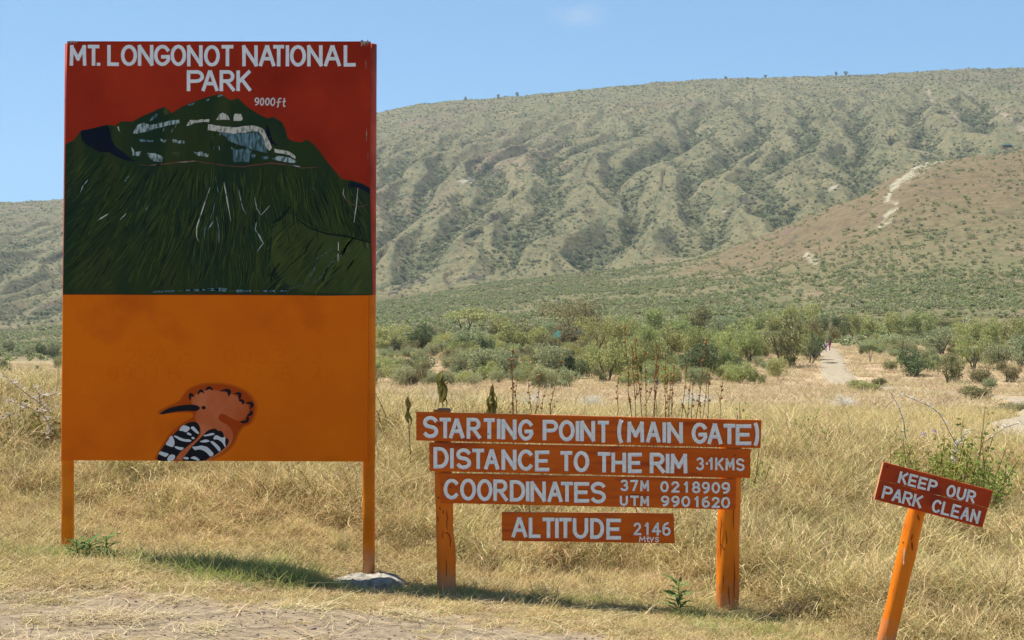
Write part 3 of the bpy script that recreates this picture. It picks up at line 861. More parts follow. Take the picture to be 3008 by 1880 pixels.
# ------------------------------------------------------------------ hand-painted lettering: stroke letters
def arc(cx, cy, rx, ry, a0, a1, n=14):
    return [(cx + rx * math.cos(math.radians(a0 + (a1 - a0) * i / n)), cy + ry * math.sin(math.radians(a0 + (a1 - a0) * i / n))) for i in range(n + 1)]
G = {
 'A': [[(0, 0), (.46, 1)], [(.54, 1), (1, 0)], [(.2, .34), (.8, .34)]],
 'C': [arc(.56, .5, .56, .5, 42, 318, 20)],
 'D': [[(0, 0), (0, 1)], [(.0, 1), (.38, 1)] + arc(.4, .5, .6, .5, 88, -88, 14) + [(.38, 0), (.0, 0)]],
 'E': [[(0, 0), (0, 1)], [(0, 1), (1, 1)], [(0, .5), (.85, .5)], [(0, 0), (1, 0)]],
 'F': [[(0, 0), (0, 1)], [(0, 1), (1, 1)], [(0, .5), (.85, .5)]],
 'G': [arc(.54, .5, .54, .5, 38, 335, 20) + [(1.0, .42), (.55, .42)]],
 'H': [[(0, 0), (0, 1)], [(1, 0), (1, 1)], [(0, .5), (1, .5)]],
 'I': [[(.5, 0), (.5, 1)]],
 'K': [[(0, 0), (0, 1)], [(.95, 1), (.05, .42)], [(.33, .58), (1, 0)]],
 'L': [[(0, 1), (0, 0), (1, 0)]],
 'M': [[(0, 0), (.04, 1)], [(.04, .98), (.5, .30)], [(.5, .30), (.96, .98)], [(.96, 1), (1, 0)]],
 'N': [[(0, 0), (0, 1)], [(0, 1), (1, 0)], [(1, 0), (1, 1)]],
 'O': [arc(.5, .5, .5, .5, 90, 450, 26)],
 'P': [[(0, 0), (0, 1)], [(0, 1), (.55, 1)] + arc(.58, .74, .42, .26, 88, -88, 10) + [(.55, .48), (0, .48)]],
 'R': [[(0, 0), (0, 1)], [(0, 1), (.52, 1)] + arc(.55, .74, .40, .26, 88, -88, 10) + [(.52, .48), (0, .48)], [(.45, .46), (1, 0)]],
 'S': [arc(.5, .75, .48, .25, 25, 230, 12) + arc(.5, .25, .5, .26, 65, -150, 12)],
 'T': [[(0, 1), (1, 1)], [(.5, 1), (.5, 0)]],
 'U': [[(0, 1), (0, .42)] + arc(.5, .42, .5, .42, 190, 350, 12) + [(1, .42), (1, 1)]],
 '(': [arc(1.1, .5, 1.1, .62, 125, 235, 12)],
 ')': [arc(-.1, .5, 1.1, .62, 55, -55, 12)],
 '.': [[(.5, .0), (.5, .06)]], '-': [[(.5, .47), (.5, .55)]],
 '0': [arc(.5, .5, .5, .5, 90, 450, 24)],
 '1': [[(.1, .80), (.7, 1)], [(.7, 1), (.7, 0)]],
 '2': [arc(.48, .72, .46, .28, 165, -25, 10) + [(.05, .02)], [(.0, 0), (1, 0)]],
 '3': [arc(.42, .75, .45, .25, 150, -80, 10), arc(.42, .26, .52, .27, 80, -150, 10)],
 '4': [[(.68, 0), (.68, 1)], [(.68, 1), (0, .32)], [(0, .30), (1, .30)]],
 '6': [arc(.85, .55, .82, .48, 100, 190, 8), arc(.5, .3, .47, .3, 90, 450, 18)],
 '7': [[(0, 1), (1, 1)], [(1, 1), (.4, 0)]],
 '8': [arc(.5, .75, .42, .25, 90, 450, 16), arc(.5, .26, .5, .26, 90, 450, 18)],
 '9': [arc(.5, .7, .47, .3, 90, 450, 18), arc(.15, .45, .82, .46, 10, -80, 8)],
 'f': [arc(.62, .8, .34, .2, 60, 180, 8) + [(.26, .1), (.1, -.08)], [(.0, .5), (.7, .55)]],
 't': [[(.55, 1), (.42, .15), (.6, .0), (.9, .05)], [(.1, .62), (.95, .66)]],
 'm': [[(0, 0), (.1, 1)], [(.1, .95), (.48, .35)], [(.48, .35), (.92, 1)], [(.92, 1), (1, 0)]],
 'y': [[(.0, 1), (.35, .5)], [(1, 1), (.3, 0)]],
 's': [arc(.52, .74, .42, .26, 30, 230, 8) + arc(.46, .26, .46, .26, 60, -160, 8)],
}
class Letters:
    """sweeps a flat or routed profile along strokes; map2 turns local 2-D px into picture px, Yf the depth of the board face"""
    def __init__(s, Yf, profile, map2=lambda a, b: (a, b), jit=.04):
        s.mb = MB(); s.parts = []; s.Y = Yf; s.pr = profile; s.map = map2; s.k = 0; s.jit = jit
    def stroke(s, pts, w, ext=.5):
        n = len(pts); closed = n > 4 and math.hypot(pts[0][0] - pts[-1][0], pts[0][1] - pts[-1][1]) < .15 * w
        if closed: pts = pts[:-1]; n -= 1
        P2 = [Vector(p) for p in pts]
        if not closed and ext:
            P2[0] = P2[0] + (P2[0] - P2[1]).normalized() * w * ext
            P2[-1] = P2[-1] + (P2[-1] - P2[-2]).normalized() * w * ext
        s.k += 1; off = (s.k % 9) * .00012
        o = len(s.mb.v); m = len(s.pr)
        for i in range(n):
            a = P2[(i - 1) % n] if (closed or i) else None
            b = P2[(i + 1) % n] if (closed or i < n - 1) else None
            d1 = (P2[i] - a).normalized() if a is not None else None
            d2 = (b - P2[i]).normalized() if b is not None else None
            d1 = d1 or d2; d2 = d2 or d1
            d = (d1 + d2)
            d = d.normalized() if d.length > 1e-4 else d1
            nr = Vector((-d.y, d.x)); c = max(.5, nr.dot(Vector((-d2.y, d2.x))))
            ww = w / c * (1 + random.uniform(-s.jit, s.jit))
            for (t, dp) in s.pr:
                q = P2[i] + nr * t * ww
                px, py = s.map(q.x, q.y)
                s.mb.v.append(tuple(P(px, py, s.Y) + Vector((0, -(dp + off), 0))))
        for i in range(n if closed else n - 1):
            for k in range(m - 1):
                a = o + i * m + k; b = o + ((i + 1) % n) * m + k
                s.mb.f.append((a, b, b + 1, a + 1)); s.mb.m.append(0)
    def put(s, ch, x0, x1, yt, yb, w, slant=0, ext=None):
        h = w / 2
        X0, X1, YT, YB = x0 + h, x1 - h, yt + h, yb - h
        if ch in 'I.-': X0, X1 = (x0 + x1) / 2, (x0 + x1) / 2 + .001
        if ch == '1': X0, X1 = x0 + h, x1
        for st in G[ch]:
            pts = [(X0 + (X1 - X0) * a + slant * (b - .5), YB + (YT - YB) * b + random.uniform(-.3, .3)) for a, b in st]
            s.stroke(pts, w, .42 if ext is None else ext)
        s.parts.append(s.mb); s.mb = MB()
    def finish(s, name, m, parent):
        for q in s.parts: q.build(name, m, parent)

FLAT = [(-.5, .0012), (.5, .0012)]
GROOVE = [(-.5, 0), (-.5, .0062), (-.46, .0064), (-.24, .0010), (.24, .0010), (.46, .0064), (.5, .0062), (.5, 0)]
M_white = mat('white_sign_paint', (.86, .86, .83), .55, (.76, .77, .75), scale=30, detail=3, spec=.35)
M_white2 = mat('chalky_white_sign_paint', (.88, .87, .83), .7, (.74, .75, .73), scale=60, detail=5, spec=.2)

def dusty(m, z0, z1, col=(.33, .25, .16)):
    """earth splashed on the lowest part of a post"""
    n, l = m.node_tree.nodes, m.node_tree.links; b = n['Principled BSDF']
    old = b.inputs['Base Color'].links[0].from_socket
    tc = n.new('ShaderNodeTexCoord'); sp = n.new('ShaderNodeSeparateXYZ'); l.new(tc.outputs['Object'], sp.inputs[0])
    t = n.new('ShaderNodeTexNoise'); t.inputs['Scale'].default_value = 14; t.inputs['Detail'].default_value = 6; l.new(tc.outputs['Object'], t.inputs['Vector'])
    mr = n.new('ShaderNodeMapRange'); mr.inputs[1].default_value = z0; mr.inputs[2].default_value = z1; mr.inputs[3].default_value = 1; mr.inputs[4].default_value = -.15; mr.clamp = False
    l.new(sp.outputs[2], mr.inputs[0])
    ad = n.new('ShaderNodeMath'); ad.operation = 'ADD'; l.new(mr.outputs[0], ad.inputs[0])
    sb = n.new('ShaderNodeMath'); sb.operation = 'MULTIPLY_ADD'; sb.inputs[1].default_value = 1.6; sb.inputs[2].default_value = -.85; l.new(t.outputs['Fac'], sb.inputs[0]); l.new(sb.outputs[0], ad.inputs[1]); ad.use_clamp = True
    mu = n.new('ShaderNodeMath'); mu.operation = 'MULTIPLY'; mu.inputs[1].default_value = .75; l.new(ad.outputs[0], mu.inputs[0])
    x = n.new('ShaderNodeMix'); x.data_type = 'RGBA'; l.new(mu.outputs[0], x.inputs[0]); l.new(old, x.inputs[6]); x.inputs[7].default_value = (*col, 1)
    l.new(x.outputs[2], b.inputs['Base Color'])
# ------------------------------------------------------------------ big board
YB_ = 9.55
k1 = lambda p: (160 + p[0] / 2.4694, 100 + p[1] / 2.4694)
k2 = lambda p: (160 + p[0] / 2.438, 260 + p[1] / 2.438)
k3 = lambda p: (640 + p[0] / 2.438, 260 + p[1] / 2.438)
k4 = lambda p: (160 + p[0] / 2.4694, 860 + p[1] / 2.4694)
k5 = lambda p: (420 + p[0] / 5.6, 1100 + p[1] / 5.6)

def paint_mat(name, col, col2, scale=2.0, rough=.55, dark=None, fade=None):
    m = mat(name, col, rough, col2, scale=scale, detail=4, bump=.12, bscale=7, spec=.10, col3=dark, s3=1.3, lo3=.56, hi3=.74, disp=.01)
    return m
M_red = paint_mat('dull_red_board_paint', (.44, .032, .007), (.27, .016, .004), 1.8)
M_or = paint_mat('orange_board_paint', (.84, .176, .000), (.74, .138, .000), 1.6, dark=(.54, .080, .000))
M_orpost = mat('orange_post_paint', (.78, .22, .008), .4, (.66, .165, .008), scale=6, bump=.1, bscale=30, spec=.10)
M_redpost = mat('red_post_paint', (.50, .085, .045), .4, (.36, .045, .025), scale=6, bump=.1, bscale=30, spec=.10)
M_rust = mat('scuffed_corner', (.42, .36, .28), .8, (.22, .08, .04), scale=40)

dusty(M_orpost, .02, .30)
base_l = P(188, 1613, YB_ + .055)
board = empty('park_signboard', (base_l.x + 1.05, YB_ + .05, -.05), 'tall red and orange park signboard with painted mountain and crested bird', 'signboard')
# sheet with folded edges
mb = MB()
TL, TR_, ML, MR, BL, BR = (197.5, 121), (1088, 121.5), (184.5, 866), (1082, 868), (181, 1352), (1079, 1356)
def boardpt(s, t):
    """s across, t down 0..1"""
    k = (866 - 121) / (1354 - 121)
    if t < k:
        q = t / k; a, b, c, d = TL, TR_, ML, MR
    else:
        q = (t - k) / (1 - k); a, b, c, d = ML, MR, BL, BR
    l0 = (a[0] + (c[0] - a[0]) * q, a[1] + (c[1] - a[1]) * q); r0 = (b[0] + (d[0] - b[0]) * q, b[1] + (d[1] - b[1]) * q)
    return (l0[0] + (r0[0] - l0[0]) * s, l0[1] + (r0[1] - l0[1]) * s)
def dent(s, t):
    return 0.0
ns, nt_ = 12, 20
kk = (866 - 121) / (1354 - 121)
ts = [kk * i / 12 for i in range(13)] + [kk + (1 - kk) * i / 8 for i in range(1, 9)]
for t in ts:
    for i in range(ns + 1):
        mb.v.append(tuple(P(*boardpt(i / ns, t), YB_)))
R_ = ns + 1
for j in range(len(ts) - 1):
    for i in range(ns):
        a = j * R_ + i
        mb.f.append((a, a + R_, a + R_ + 1, a + 1)); mb.m.append(0 if j < 12 else 1)
# folded returns at the rim and a back sheet
rim = [i for i in range(R_)] + [j * R_ + ns for j in range(1, len(ts))] + [(len(ts) - 1) * R_ + i for i in range(ns - 1, -1, -1)] + [j * R_ for j in range(len(ts) - 2, 0, -1)]
o = len(mb.v)
for i in rim:
    v = mb.v[i]; mb.v.append((v[0], v[1] + .028, v[2]))
nR = len(rim)
for i in range(nR):
    a, b = rim[i], rim[(i + 1) % nR]
    z = (mb.v[a][2] + mb.v[b][2]) / 2
    mb.f.append((a, b, o + (i + 1) % nR, o + i)); mb.m.append(0 if z > P(0, 866, YB_).z else 1)
mb.f.append(tuple(range(o, o + nR))); mb.m.append(1)
mb.build('panel', [M_red, M_or], board)
# posts behind the sheet
for (xt, xb, yb2) in ((200.5, 188.5, 1618), (1084.5, 1080, 1696)):
    mb = MB()
    Yp = YB_ + .075; w = 18.5 / F * YB_
    zs = [124, 300, 600, 866, 868, 1100, 1352, 1356, 1500, yb2 + 25]
    pts = []; rr_ = []
    for py in zs:
        t = (py - 124) / (yb2 - 124)
        pts.append(P(xt + (xb - xt) * min(1, (py - 124) / 1230), py, YB_) + Vector((0, .075, 0))); rr_.append(w * (1.04 if py < 1354 else .98))
    o = len(mb.v)
    tube(mb, pts, rr_, 20)
    for i, f in enumerate(mb.f):
        zc = sum(mb.v[j][2] for j in f) / len(f)
        mb.m[i] = 0 if zc > P(0, 867, YB_).z else 1
    ob = mb.build('post', [M_redpost, M_orpost], board, smooth=True)
# scuffed top corners: flaked paint patches
mb = MB()
random.seed(5)
def rag(mb, cx, cy, rx, ry, n, Yo, mi=0):
    pts = []
    for i in range(n):
        a = i / n * 6.283; r = random.uniform(.55, 1)
        pts.append((cx + rx * r * math.cos(a), cy + ry * r * math.sin(a)))
    poly(mb, pts, Yo, mi)
def poly(mb, pts, Yo, mi=0, mapf=None):
    P3 = [P(*(mapf(p) if mapf else p), YB_) + Vector((0, -Yo, 0)) for p in pts]
    tri = tessellate_polygon([[Vector((v.x, v.z, 0)) for v in P3]])
    mb.add(P3, [tuple(t) for t in tri], mi)
for q in range(7): rag(mb, 1062 + q * 3.6, 124 + random.uniform(0, 4), 3.5, random.uniform(3, 14), 9, .0022 + q * .0001)
for q in range(4): rag(mb, 201 + q * 8, 124 + random.uniform(0, 3), 4, random.uniform(2, 7), 9, .0022 + q * .0001)
for (cx, cy, rx, ry) in [(1077, 395, 1.6, 26), (1075, 190, 1.2, 20), (1081, 460, 1, 14), (1080, 720, 1, 10)]: rag(mb, cx, cy, rx, ry, 10, .0022)
for q in range(60):
    x_, y_ = random.uniform(200, 1070), random.uniform(130, 1345)
    rag(mb, x_, y_, random.uniform(.7, 1.6), random.uniform(.7, 1.6), 6, .0042)
tag(mb.build('paint_chips', M_rust, board), kind='stuff')

# the painted mountain
M_mtn = mat('painted_mountain_green', (.013, .034, .017), .6, (.026, .046, .011), scale=3.5, detail=8, stretch=(1.4, 1, .45), bump=.1, bscale=18, spec=.10, col3=(.040, .055, .016), s3=5, lo3=.52, hi3=.75, disp=.006)
M_crater = mat('painted_crater_blue_black', (.006, .010, .022), .4, (.004, .006, .012), scale=5, spec=.10)
M_hill2 = mat('painted_olive_foothill', (.065, .092, .024), .6, (.034, .054, .015), scale=6, detail=8, stretch=(1, 1, .6), spec=.10)
random.seed(11)
mb = MB()
outline = [k2((78, 400)), k1((140, 770)), k1((165, 735)), k1((192, 700)), k1((240, 692)), k1((300, 678)), k1((380, 658)), k1((440, 665)), k1((490, 632)), k1((560, 638)), k1((600, 615)), k1((650, 590)), k1((700, 570)),
           k1((750, 545)), k1((800, 528)), k1((818, 545)), k1((850, 575)), k1((880, 555)), k1((920, 530)), k1((1000, 495)), k1((1100, 460)), k1((1205, 432)), k1((1225, 445)), k1((1260, 472)), k1((1290, 480)),
           k1((1330, 465)), k1((1400, 530)), k1((1470, 575)), k1((1545, 612)), k1((1590, 602)), k1((1650, 640)), k1((1675, 690)), k1((1690, 750)), k1((1720, 775)), k1((1790, 787)), k1((1830, 765)),
           k1((1880, 800)), k1((1930, 860)), k1((1985, 935)), k3((820, 570)), k3((860, 620)), k3((895, 655)), k3((960, 658)), k3((1040, 682)), k3((1090, 712)), k3((1094, 900)), k3((1098, 1100)),
           k3((1104, 1300)), k3((1108, 1478)), k3((800, 1484)), k3((300, 1478)), k2((1219, 1474)), k2((700, 1478)), k2((300, 1474)), k2((62, 1474))]
poly(mb, outline, .0012)
painting = mb.build('mountain_painting', M_mtn, board)
mb = MB()
poly(mb, [(195, 702), (240, 692), (300, 680), (380, 660), (405, 700), (412, 760), (440, 815), (490, 850), (545, 895), (592, 926), (520, 918), (440, 885), (400, 858), (330, 857), (280, 832), (230, 800), (198, 765), (190, 725)], .0016, 0, k1)
mb.build('crater_shadow', M_crater, board); mb = MB()
poly(mb, [(1540, 650), (1560, 690), (1580, 770), (1625, 815), (1560, 790), (1535, 720)], .0016, 0, k1)
mb.build('crater_shadow', M_crater, board); mb = MB()
poly(mb, [(905, 700), (960, 668), (1040, 688), (1088, 715), (1088, 760), (1040, 725), (980, 705), (930, 725), (900, 760)], .0016, 0, k3)
mb.build('crater_shadow', M_crater, board)
mb = MB()
poly(mb, [(400, 965), (470, 905), (530, 900), (620, 950), (700, 1008), (880, 1050), (1000, 1070), (1090, 1102), (1098, 1300), (1104, 1470), (900, 1470), (640, 1460), (520, 1420), (430, 1340), (385, 1230), (375, 1100)], .0014, 0, k3)
mb.build('painted_foothill', M_hill2, board)
# brush strokes, one mesh per colour
def ribbon(mb, pts, w, Yo):
    o = len(mb.v); n = len(pts)
    for i, p in enumerate(pts):
        a = pts[max(0, i - 1)]; b = pts[min(n - 1, i + 1)]
        d = Vector((b[0] - a[0], b[1] - a[1])); d = d.normalized() if d.length > 0 else Vector((0, 1))
        t = i / (n - 1); ww = w * (.25 + .75 * math.sin(math.pi * min(1, max(0, t * .9 + .05)))) * .5 * random.uniform(.7, 1.3)
        for s in (-1, 1):
            q = (min(1089, max(185, p[0] - d.y * ww * s)), min(864.5, p[1] + d.x * ww * s))
            mb.v.append(tuple(P(*q, YB_) + Vector((0, -Yo, 0))))
    for i in range(n - 1):
        a = o + i * 2; mb.f.append((a, a + 2, a + 3, a + 1)); mb.m.append(0)
def rimy(x): return np.interp(x, [190, 400, 480, 600, 720, 860, 1000, 1085], [420, 480, 487, 472, 490, 482, 500, 600])
SMATS = {'dark': mat('stroke_black_green', (.006, .014, .008), .4, spec=.10), 'olive': mat('stroke_olive', (.075, .105, .020), .6, spec=.10),
         'green': mat('stroke_mid_green', (.05, .08, .022), .6, spec=.10), 'pale': mat('stroke_pale_grey', (.40, .48, .45), .5, (.05, .09, .07), scale=26, stretch=(2.2, 1, .8), lo=.42, hi=.60),
         'blue': mat('stroke_blue_grey', (.13, .24, .27), .5, (.025, .06, .05), scale=24, stretch=(2.6, 1, .6), lo=.42, hi=.58), 'white': mat('stroke_white', (.62, .58, .46), .5, (.16, .17, .13), scale=30, stretch=(2.2, 1, .8), lo=.48, hi=.66),
         'line': mat('stroke_rust_line', (.20, .06, .035), .5)}
SB = {k: MB() for k in SMATS}
cnt = 0
for i in range(1500):
    x0 = random.uniform(195, 1070)
    y0 = random.uniform(float(rimy(x0)) + 2, 830)
    in2 = x0 > 800 and y0 > 640 + (x0 - 800) * .18
    k = 'olive' if random.random() < .40 else ('green' if random.random() < .6 else 'dark')
    L = random.uniform(14, 85)
    pts = []; x_, y_ = x0, y0
    for s in range(7):
        lean = -(700 - x_) / 520 if x_ < 700 else (x_ - 760) / 700
        if in2: lean = -.75 - (1085 - x_) / 900
        lean += .18 * math.sin(y_ * .03 + x0 * .05)
        pts.append((x_, y_)); d = Vector((lean, 1)).normalized() * L / 6
        x_ += d.x; y_ += d.y
    if any(q[0] < 187 or q[0] > 1086 or q[1] > 858 for q in pts): continue
    cnt += 1
    ribbon(SB[k], pts, random.uniform(.8, 3.2 if k != 'olive' else 2.2), .0020 + (cnt % 40) * .00004)
# named pale streaks, from the photograph
def streak(pts, f, w, key, n=2):
    q = [f(p) for p in pts]
    r = []
    for a, b in zip(q[:-1], q[1:]):
        for t in (0, .33, .66): r.append((a[0] + (b[0] - a[0]) * t + random.uniform(-.5, .5), a[1] + (b[1] - a[1]) * t))
    r.append(q[-1]); ribbon(SB[key], r, w, .0040)
streak([(1115, 710), (1090, 780), (1050, 900), (1020, 990), (1018, 1060), (1035, 1098)], k2, 3.2, 'white')
streak([(1160, 780), (1135, 890), (1080, 1000), (1070, 1095)], k2, 2.4, 'blue'); streak([(1140, 950), (1100, 1010)], k2, 3, 'pale')
streak([(1155, 640), (1170, 720), (1190, 800)], k2, 2, 'blue'); streak([(1160, 920), (1180, 1010), (1178, 1110)], k2, 2, 'pale')
streak([(390, 895), (350, 920), (310, 945)], k2, 4, 'white'); streak([(240, 655), (205, 700), (185, 745)], k2, 3.5, 'pale')
streak([(535, 625), (505, 665)], k2, 4, 'pale'); streak([(690, 820), (650, 880)], k2, 3, 'pale'); streak([(515, 895), (470, 940)], k2, 3, 'white')
streak([(45, 670), (60, 760), (92, 945)], k3, 3, 'white'); streak([(150, 725), (175, 850), (205, 905)], k3, 2.5, 'pale')
streak([(262, 780), (280, 860), (312, 910)], k3, 2.5, 'pale'); streak([(372, 840), (312, 905)], k3, 2.5, 'white')
streak([(278, 955), (268, 1010), (300, 1060), (325, 1110), (275, 1178)], k3, 3.5, 'pale')
streak([(1005, 712), (990, 850), (975, 962)], k3, 3.0, 'white'); streak([(865, 1098), (862, 1170), (860, 1246)], k3, 3.0, 'white')
streak([(905, 712), (897, 750), (912, 790)], k3, 2.6, 'white'); streak([(912, 790), (960, 830), (1020, 848), (1080, 828)], k3, 2.2, 'line')
streak([(820, 1150), (710, 1220), (690, 1300), (640, 1390), (500, 1445)], k3, 2.4, 'blue'); streak([(950, 1150), (840, 1220), (740, 1350), (670, 1405)], k3, 2.2, 'blue')
for q in range(26):
    x_ = random.uniform(430, 1060); y_ = random.uniform(1020, 1380)
    streak([(x_, y_), (x_ - 45, y_ + 60), (x_ - 75, y_ + 130)], k3, random.uniform(3, 9), random.choice(['olive', 'green', 'dark', 'olive']))
streak([(400, 965), (460, 920), (520, 845)], k3, 8, 'dark'); streak([(560, 930), (660, 1000), (780, 1040), (940, 1062), (1092, 1105)], k3, 6, 'dark')
streak([(600, 545), (700, 552), (800, 540), (900, 525), (1000, 518), (1100, 535), (1219, 548)], k2, 2.4, 'line')
streak([(0, 548), (180, 562), (250, 550), (380, 535), (500, 545), (600, 570), (720, 565)], k3, 2.4, 'line')
streak([(670, 551), (760, 546)], k2, 2.6, 'white'); streak([(880, 530), (1020, 520)], k2, 2, 'white'); streak([(490, 545), (590, 560)], k3, 4, 'pale')
for q in range(9):
    streak([(700 + q * 55, 1458 - q * 2.5), (760 + q * 60, 1452 - q * 2)], k2, random.uniform(4, 9), random.choice(['blue', 'green', 'blue']))
for q in range(8): streak([(q * 60, 1450), (q * 60 + 75, 1450)], k3, random.uniform(4, 8), random.choice(['blue', 'green']))
# pale rock faces
def patch(pts, f, key, key2=None, Yo=.0044):
    q = [f(p) for p in pts]; r = []
    for i in range(len(q)):
        a, b = q[i], q[(i + 1) % len(q)]
        for t in (0, .25, .5, .75): r.append((a[0] + (b[0] - a[0]) * t + random.uniform(-1.3, 1.3), a[1] + (b[1] - a[1]) * t + random.uniform(-1.3, 1.3)))
    P3 = [P(*p, YB_) + Vector((0, -Yo, 0)) for p in r]
    mb = MB(); mb.add(P3, [tuple(t) for t in tessellate_polygon([[Vector((v.x, v.z, 0)) for v in P3]])]); mb.build('rock_patch', SMATS[key], board)
for pp, key in [([(570, 720), (600, 662), (640, 645), (700, 660), (740, 650), (820, 632), (905, 622), (908, 645), (820, 668), (740, 685), (700, 700), (650, 715), (600, 722)], 'pale'),
                ([(955, 665), (985, 626), (1060, 622), (1125, 618), (1125, 638), (1015, 645), (975, 668)], 'white'), ([(1175, 625), (1195, 585), (1220, 571), (1255, 588), (1275, 622)], 'white'),
                ([(1300, 630), (1305, 580), (1350, 580), (1368, 605), (1360, 628)], 'white'), ([(1112, 695), (1115, 655), (1200, 668), (1300, 678), (1450, 662), (1520, 690), (1540, 740), (1580, 822), (1560, 845), (1530, 815), (1515, 745), (1480, 705), (1300, 722)], 'white'),
                ([(1190, 705), (1290, 728), (1470, 712), (1512, 760), (1548, 860), (1500, 855), (1400, 825), (1300, 790), (1265, 765)], 'blue'),
                ([(615, 765), (720, 768), (718, 781), (622, 782)], 'blue'), ([(760, 762), (825, 768), (790, 788)], 'pale'), ([(858, 765), (945, 775), (945, 796), (860, 786)], 'pale'),
                ([(560, 815), (585, 860), (635, 850), (612, 885), (566, 880)], 'pale'), ([(674, 862), (730, 865), (788, 892), (780, 930), (730, 925), (692, 905)], 'pale'),
                ([(1010, 855), (1070, 855), (1120, 875), (1110, 895), (1040, 880)], 'pale'), ([(850, 855), (915, 850), (905, 880), (855, 880)], 'green'),
                ([(1295, 822), (1320, 838), (1400, 832), (1430, 850), (1412, 930), (1300, 930)], 'blue'), ([(1425, 880), (1445, 865), (1460, 885), (1440, 903)], 'blue'),
                ([(1500, 890), (1555, 885), (1548, 910), (1510, 910)], 'blue'), ([(1580, 905), (1620, 882), (1720, 900), (1762, 925), (1740, 935), (1600, 915)], 'pale'),
                ([(1590, 832), (1700, 850), (1745, 885), (1750, 905), (1700, 880), (1600, 858)], 'white'), ([(690, 628), (735, 580), (748, 580), (742, 605), (705, 630)], 'blue'), ([(785, 560), (808, 532), (835, 580), (800, 590)], 'green'),
                ([(455, 672), (470, 672), (480, 712), (468, 700)], 'white'), ([(1180, 452), (1205, 436), (1222, 444), (1192, 458)], 'pale'), ([(1095, 482), (1120, 470), (1118, 480), (1100, 488)], 'pale'), ([(965, 515), (1020, 495), (1015, 508), (975, 520)], 'blue')]:
    patch(pp, k1, key, Yo=.0044 if key != 'blue' else .0041)
for q in range(60):   # dry-brush hatching inside the rock faces
    x_ = random.uniform(1130, 1540); y_ = random.uniform(700, 830); streak([(x_, y_), (x_ + 4, y_ + random.uniform(18, 40))], k1, 2.0, random.choice(['dark', 'blue', 'pale', 'green']))
for q in range(22):
    x_ = random.uniform(575, 890); y_ = random.uniform(630, 690); streak([(x_, y_), (x_ - 12, y_ + 30)], k1, 1.8, random.choice(['dark', 'pale', 'green']))
for k, b_ in SB.items():
    if b_.v: tag(b_.build('brush_strokes', SMATS[k], board), kind='stuff')

# the painted crested bird
M_blk = mat('painted_black', (.010, .010, .014), .45, spec=.10)
M_wht = mat('painted_feather_white', (.66, .68, .70), .5, (.60, .62, .66), scale=20)
M_bird = mat('painted_bird_orange', (.52, .10, .022), .6, (.64, .18, .07), scale=5, detail=6, spec=.10)
M_halo = mat('painted_rust_halo', (.42, .052, .003), .6, (.50, .075, .003), scale=3, spec=.10)
M_halo2 = mat('painted_halo_fringe', (.60, .120, .002), .6, (.54, .095, .002), scale=3, spec=.10)
def bp(pts, m, name, Yo, sub=True):
    for pl_ in pts:
        mb = MB()
        q = pl_
        if sub:      # Chaikin smoothing
            for _ in range(2):
                r = []
                for i in range(len(q)):
                    a, b = q[i], q[(i + 1) % len(q)]
                    r += [(a[0] * .75 + b[0] * .25, a[1] * .75 + b[1] * .25), (a[0] * .25 + b[0] * .75, a[1] * .25 + b[1] * .75)]
                q = r
        poly(mb, q, Yo, 0, k5)
        Yo += .00006
        mb.build(name, m, board)
BOT = 1425
halo = [(250, 660), (300, 590), (450, 520), (600, 460), (680, 340), (760, 240), (950, 170), (1150, 150), (1350, 165), (1560, 220), (1700, 290), (1800, 400), (1855, 520), (1830, 680), (1760, 820), (1640, 850), (1560, 960), (1500, 1120), (1400, 1240),
        (1200, 1350), (1080, BOT), (200, BOT), (250, 1290), (380, 1060), (520, 890), (700, 770), (840, 700), (820, 620), (500, 630)]
cx_, cy_ = 1000, 700
bp([[(cx_ + (a - cx_) * 1.045, min(BOT, cy_ + (b - cy_) * 1.05)) for a, b in halo]], M_halo2, 'bird_outline_fringe', .0010)
bp([halo], M_halo, 'bird_outline', .0014)
bp([[(790, 430), (830, 340), (950, 290), (1090, 230), (1250, 270), (1400, 300), (1560, 360), (1640, 450), (1740, 520), (1745, 620), (1690, 700), (1600, 780), (1450, 720), (1290, 625), (1235, 700), (1250, 760), (1380, 820), (1470, 920),
     (1490, 1050), (1430, 1180), (1300, 1290), (1120, 1390), (1090, BOT), (500, BOT), (620, 1260), (880, 1090), (960, 980), (940, 850), (860, 760), (860, 620), (960, 560), (800, 490)]], M_bird, 'bird_body', .0018)
bp([[(262, 657), (330, 600), (450, 545), (600, 510), (760, 495), (870, 500), (920, 525), (942, 550), (920, 580), (870, 607), (780, 598), (650, 600), (480, 620), (340, 655)]], M_blk, 'bird_beak', .0024)
bp([[(960, 545), (975, 518), (1010, 515), (1040, 540), (1030, 568), (995, 578), (968, 565)]], M_blk, 'bird_eye', .0026)
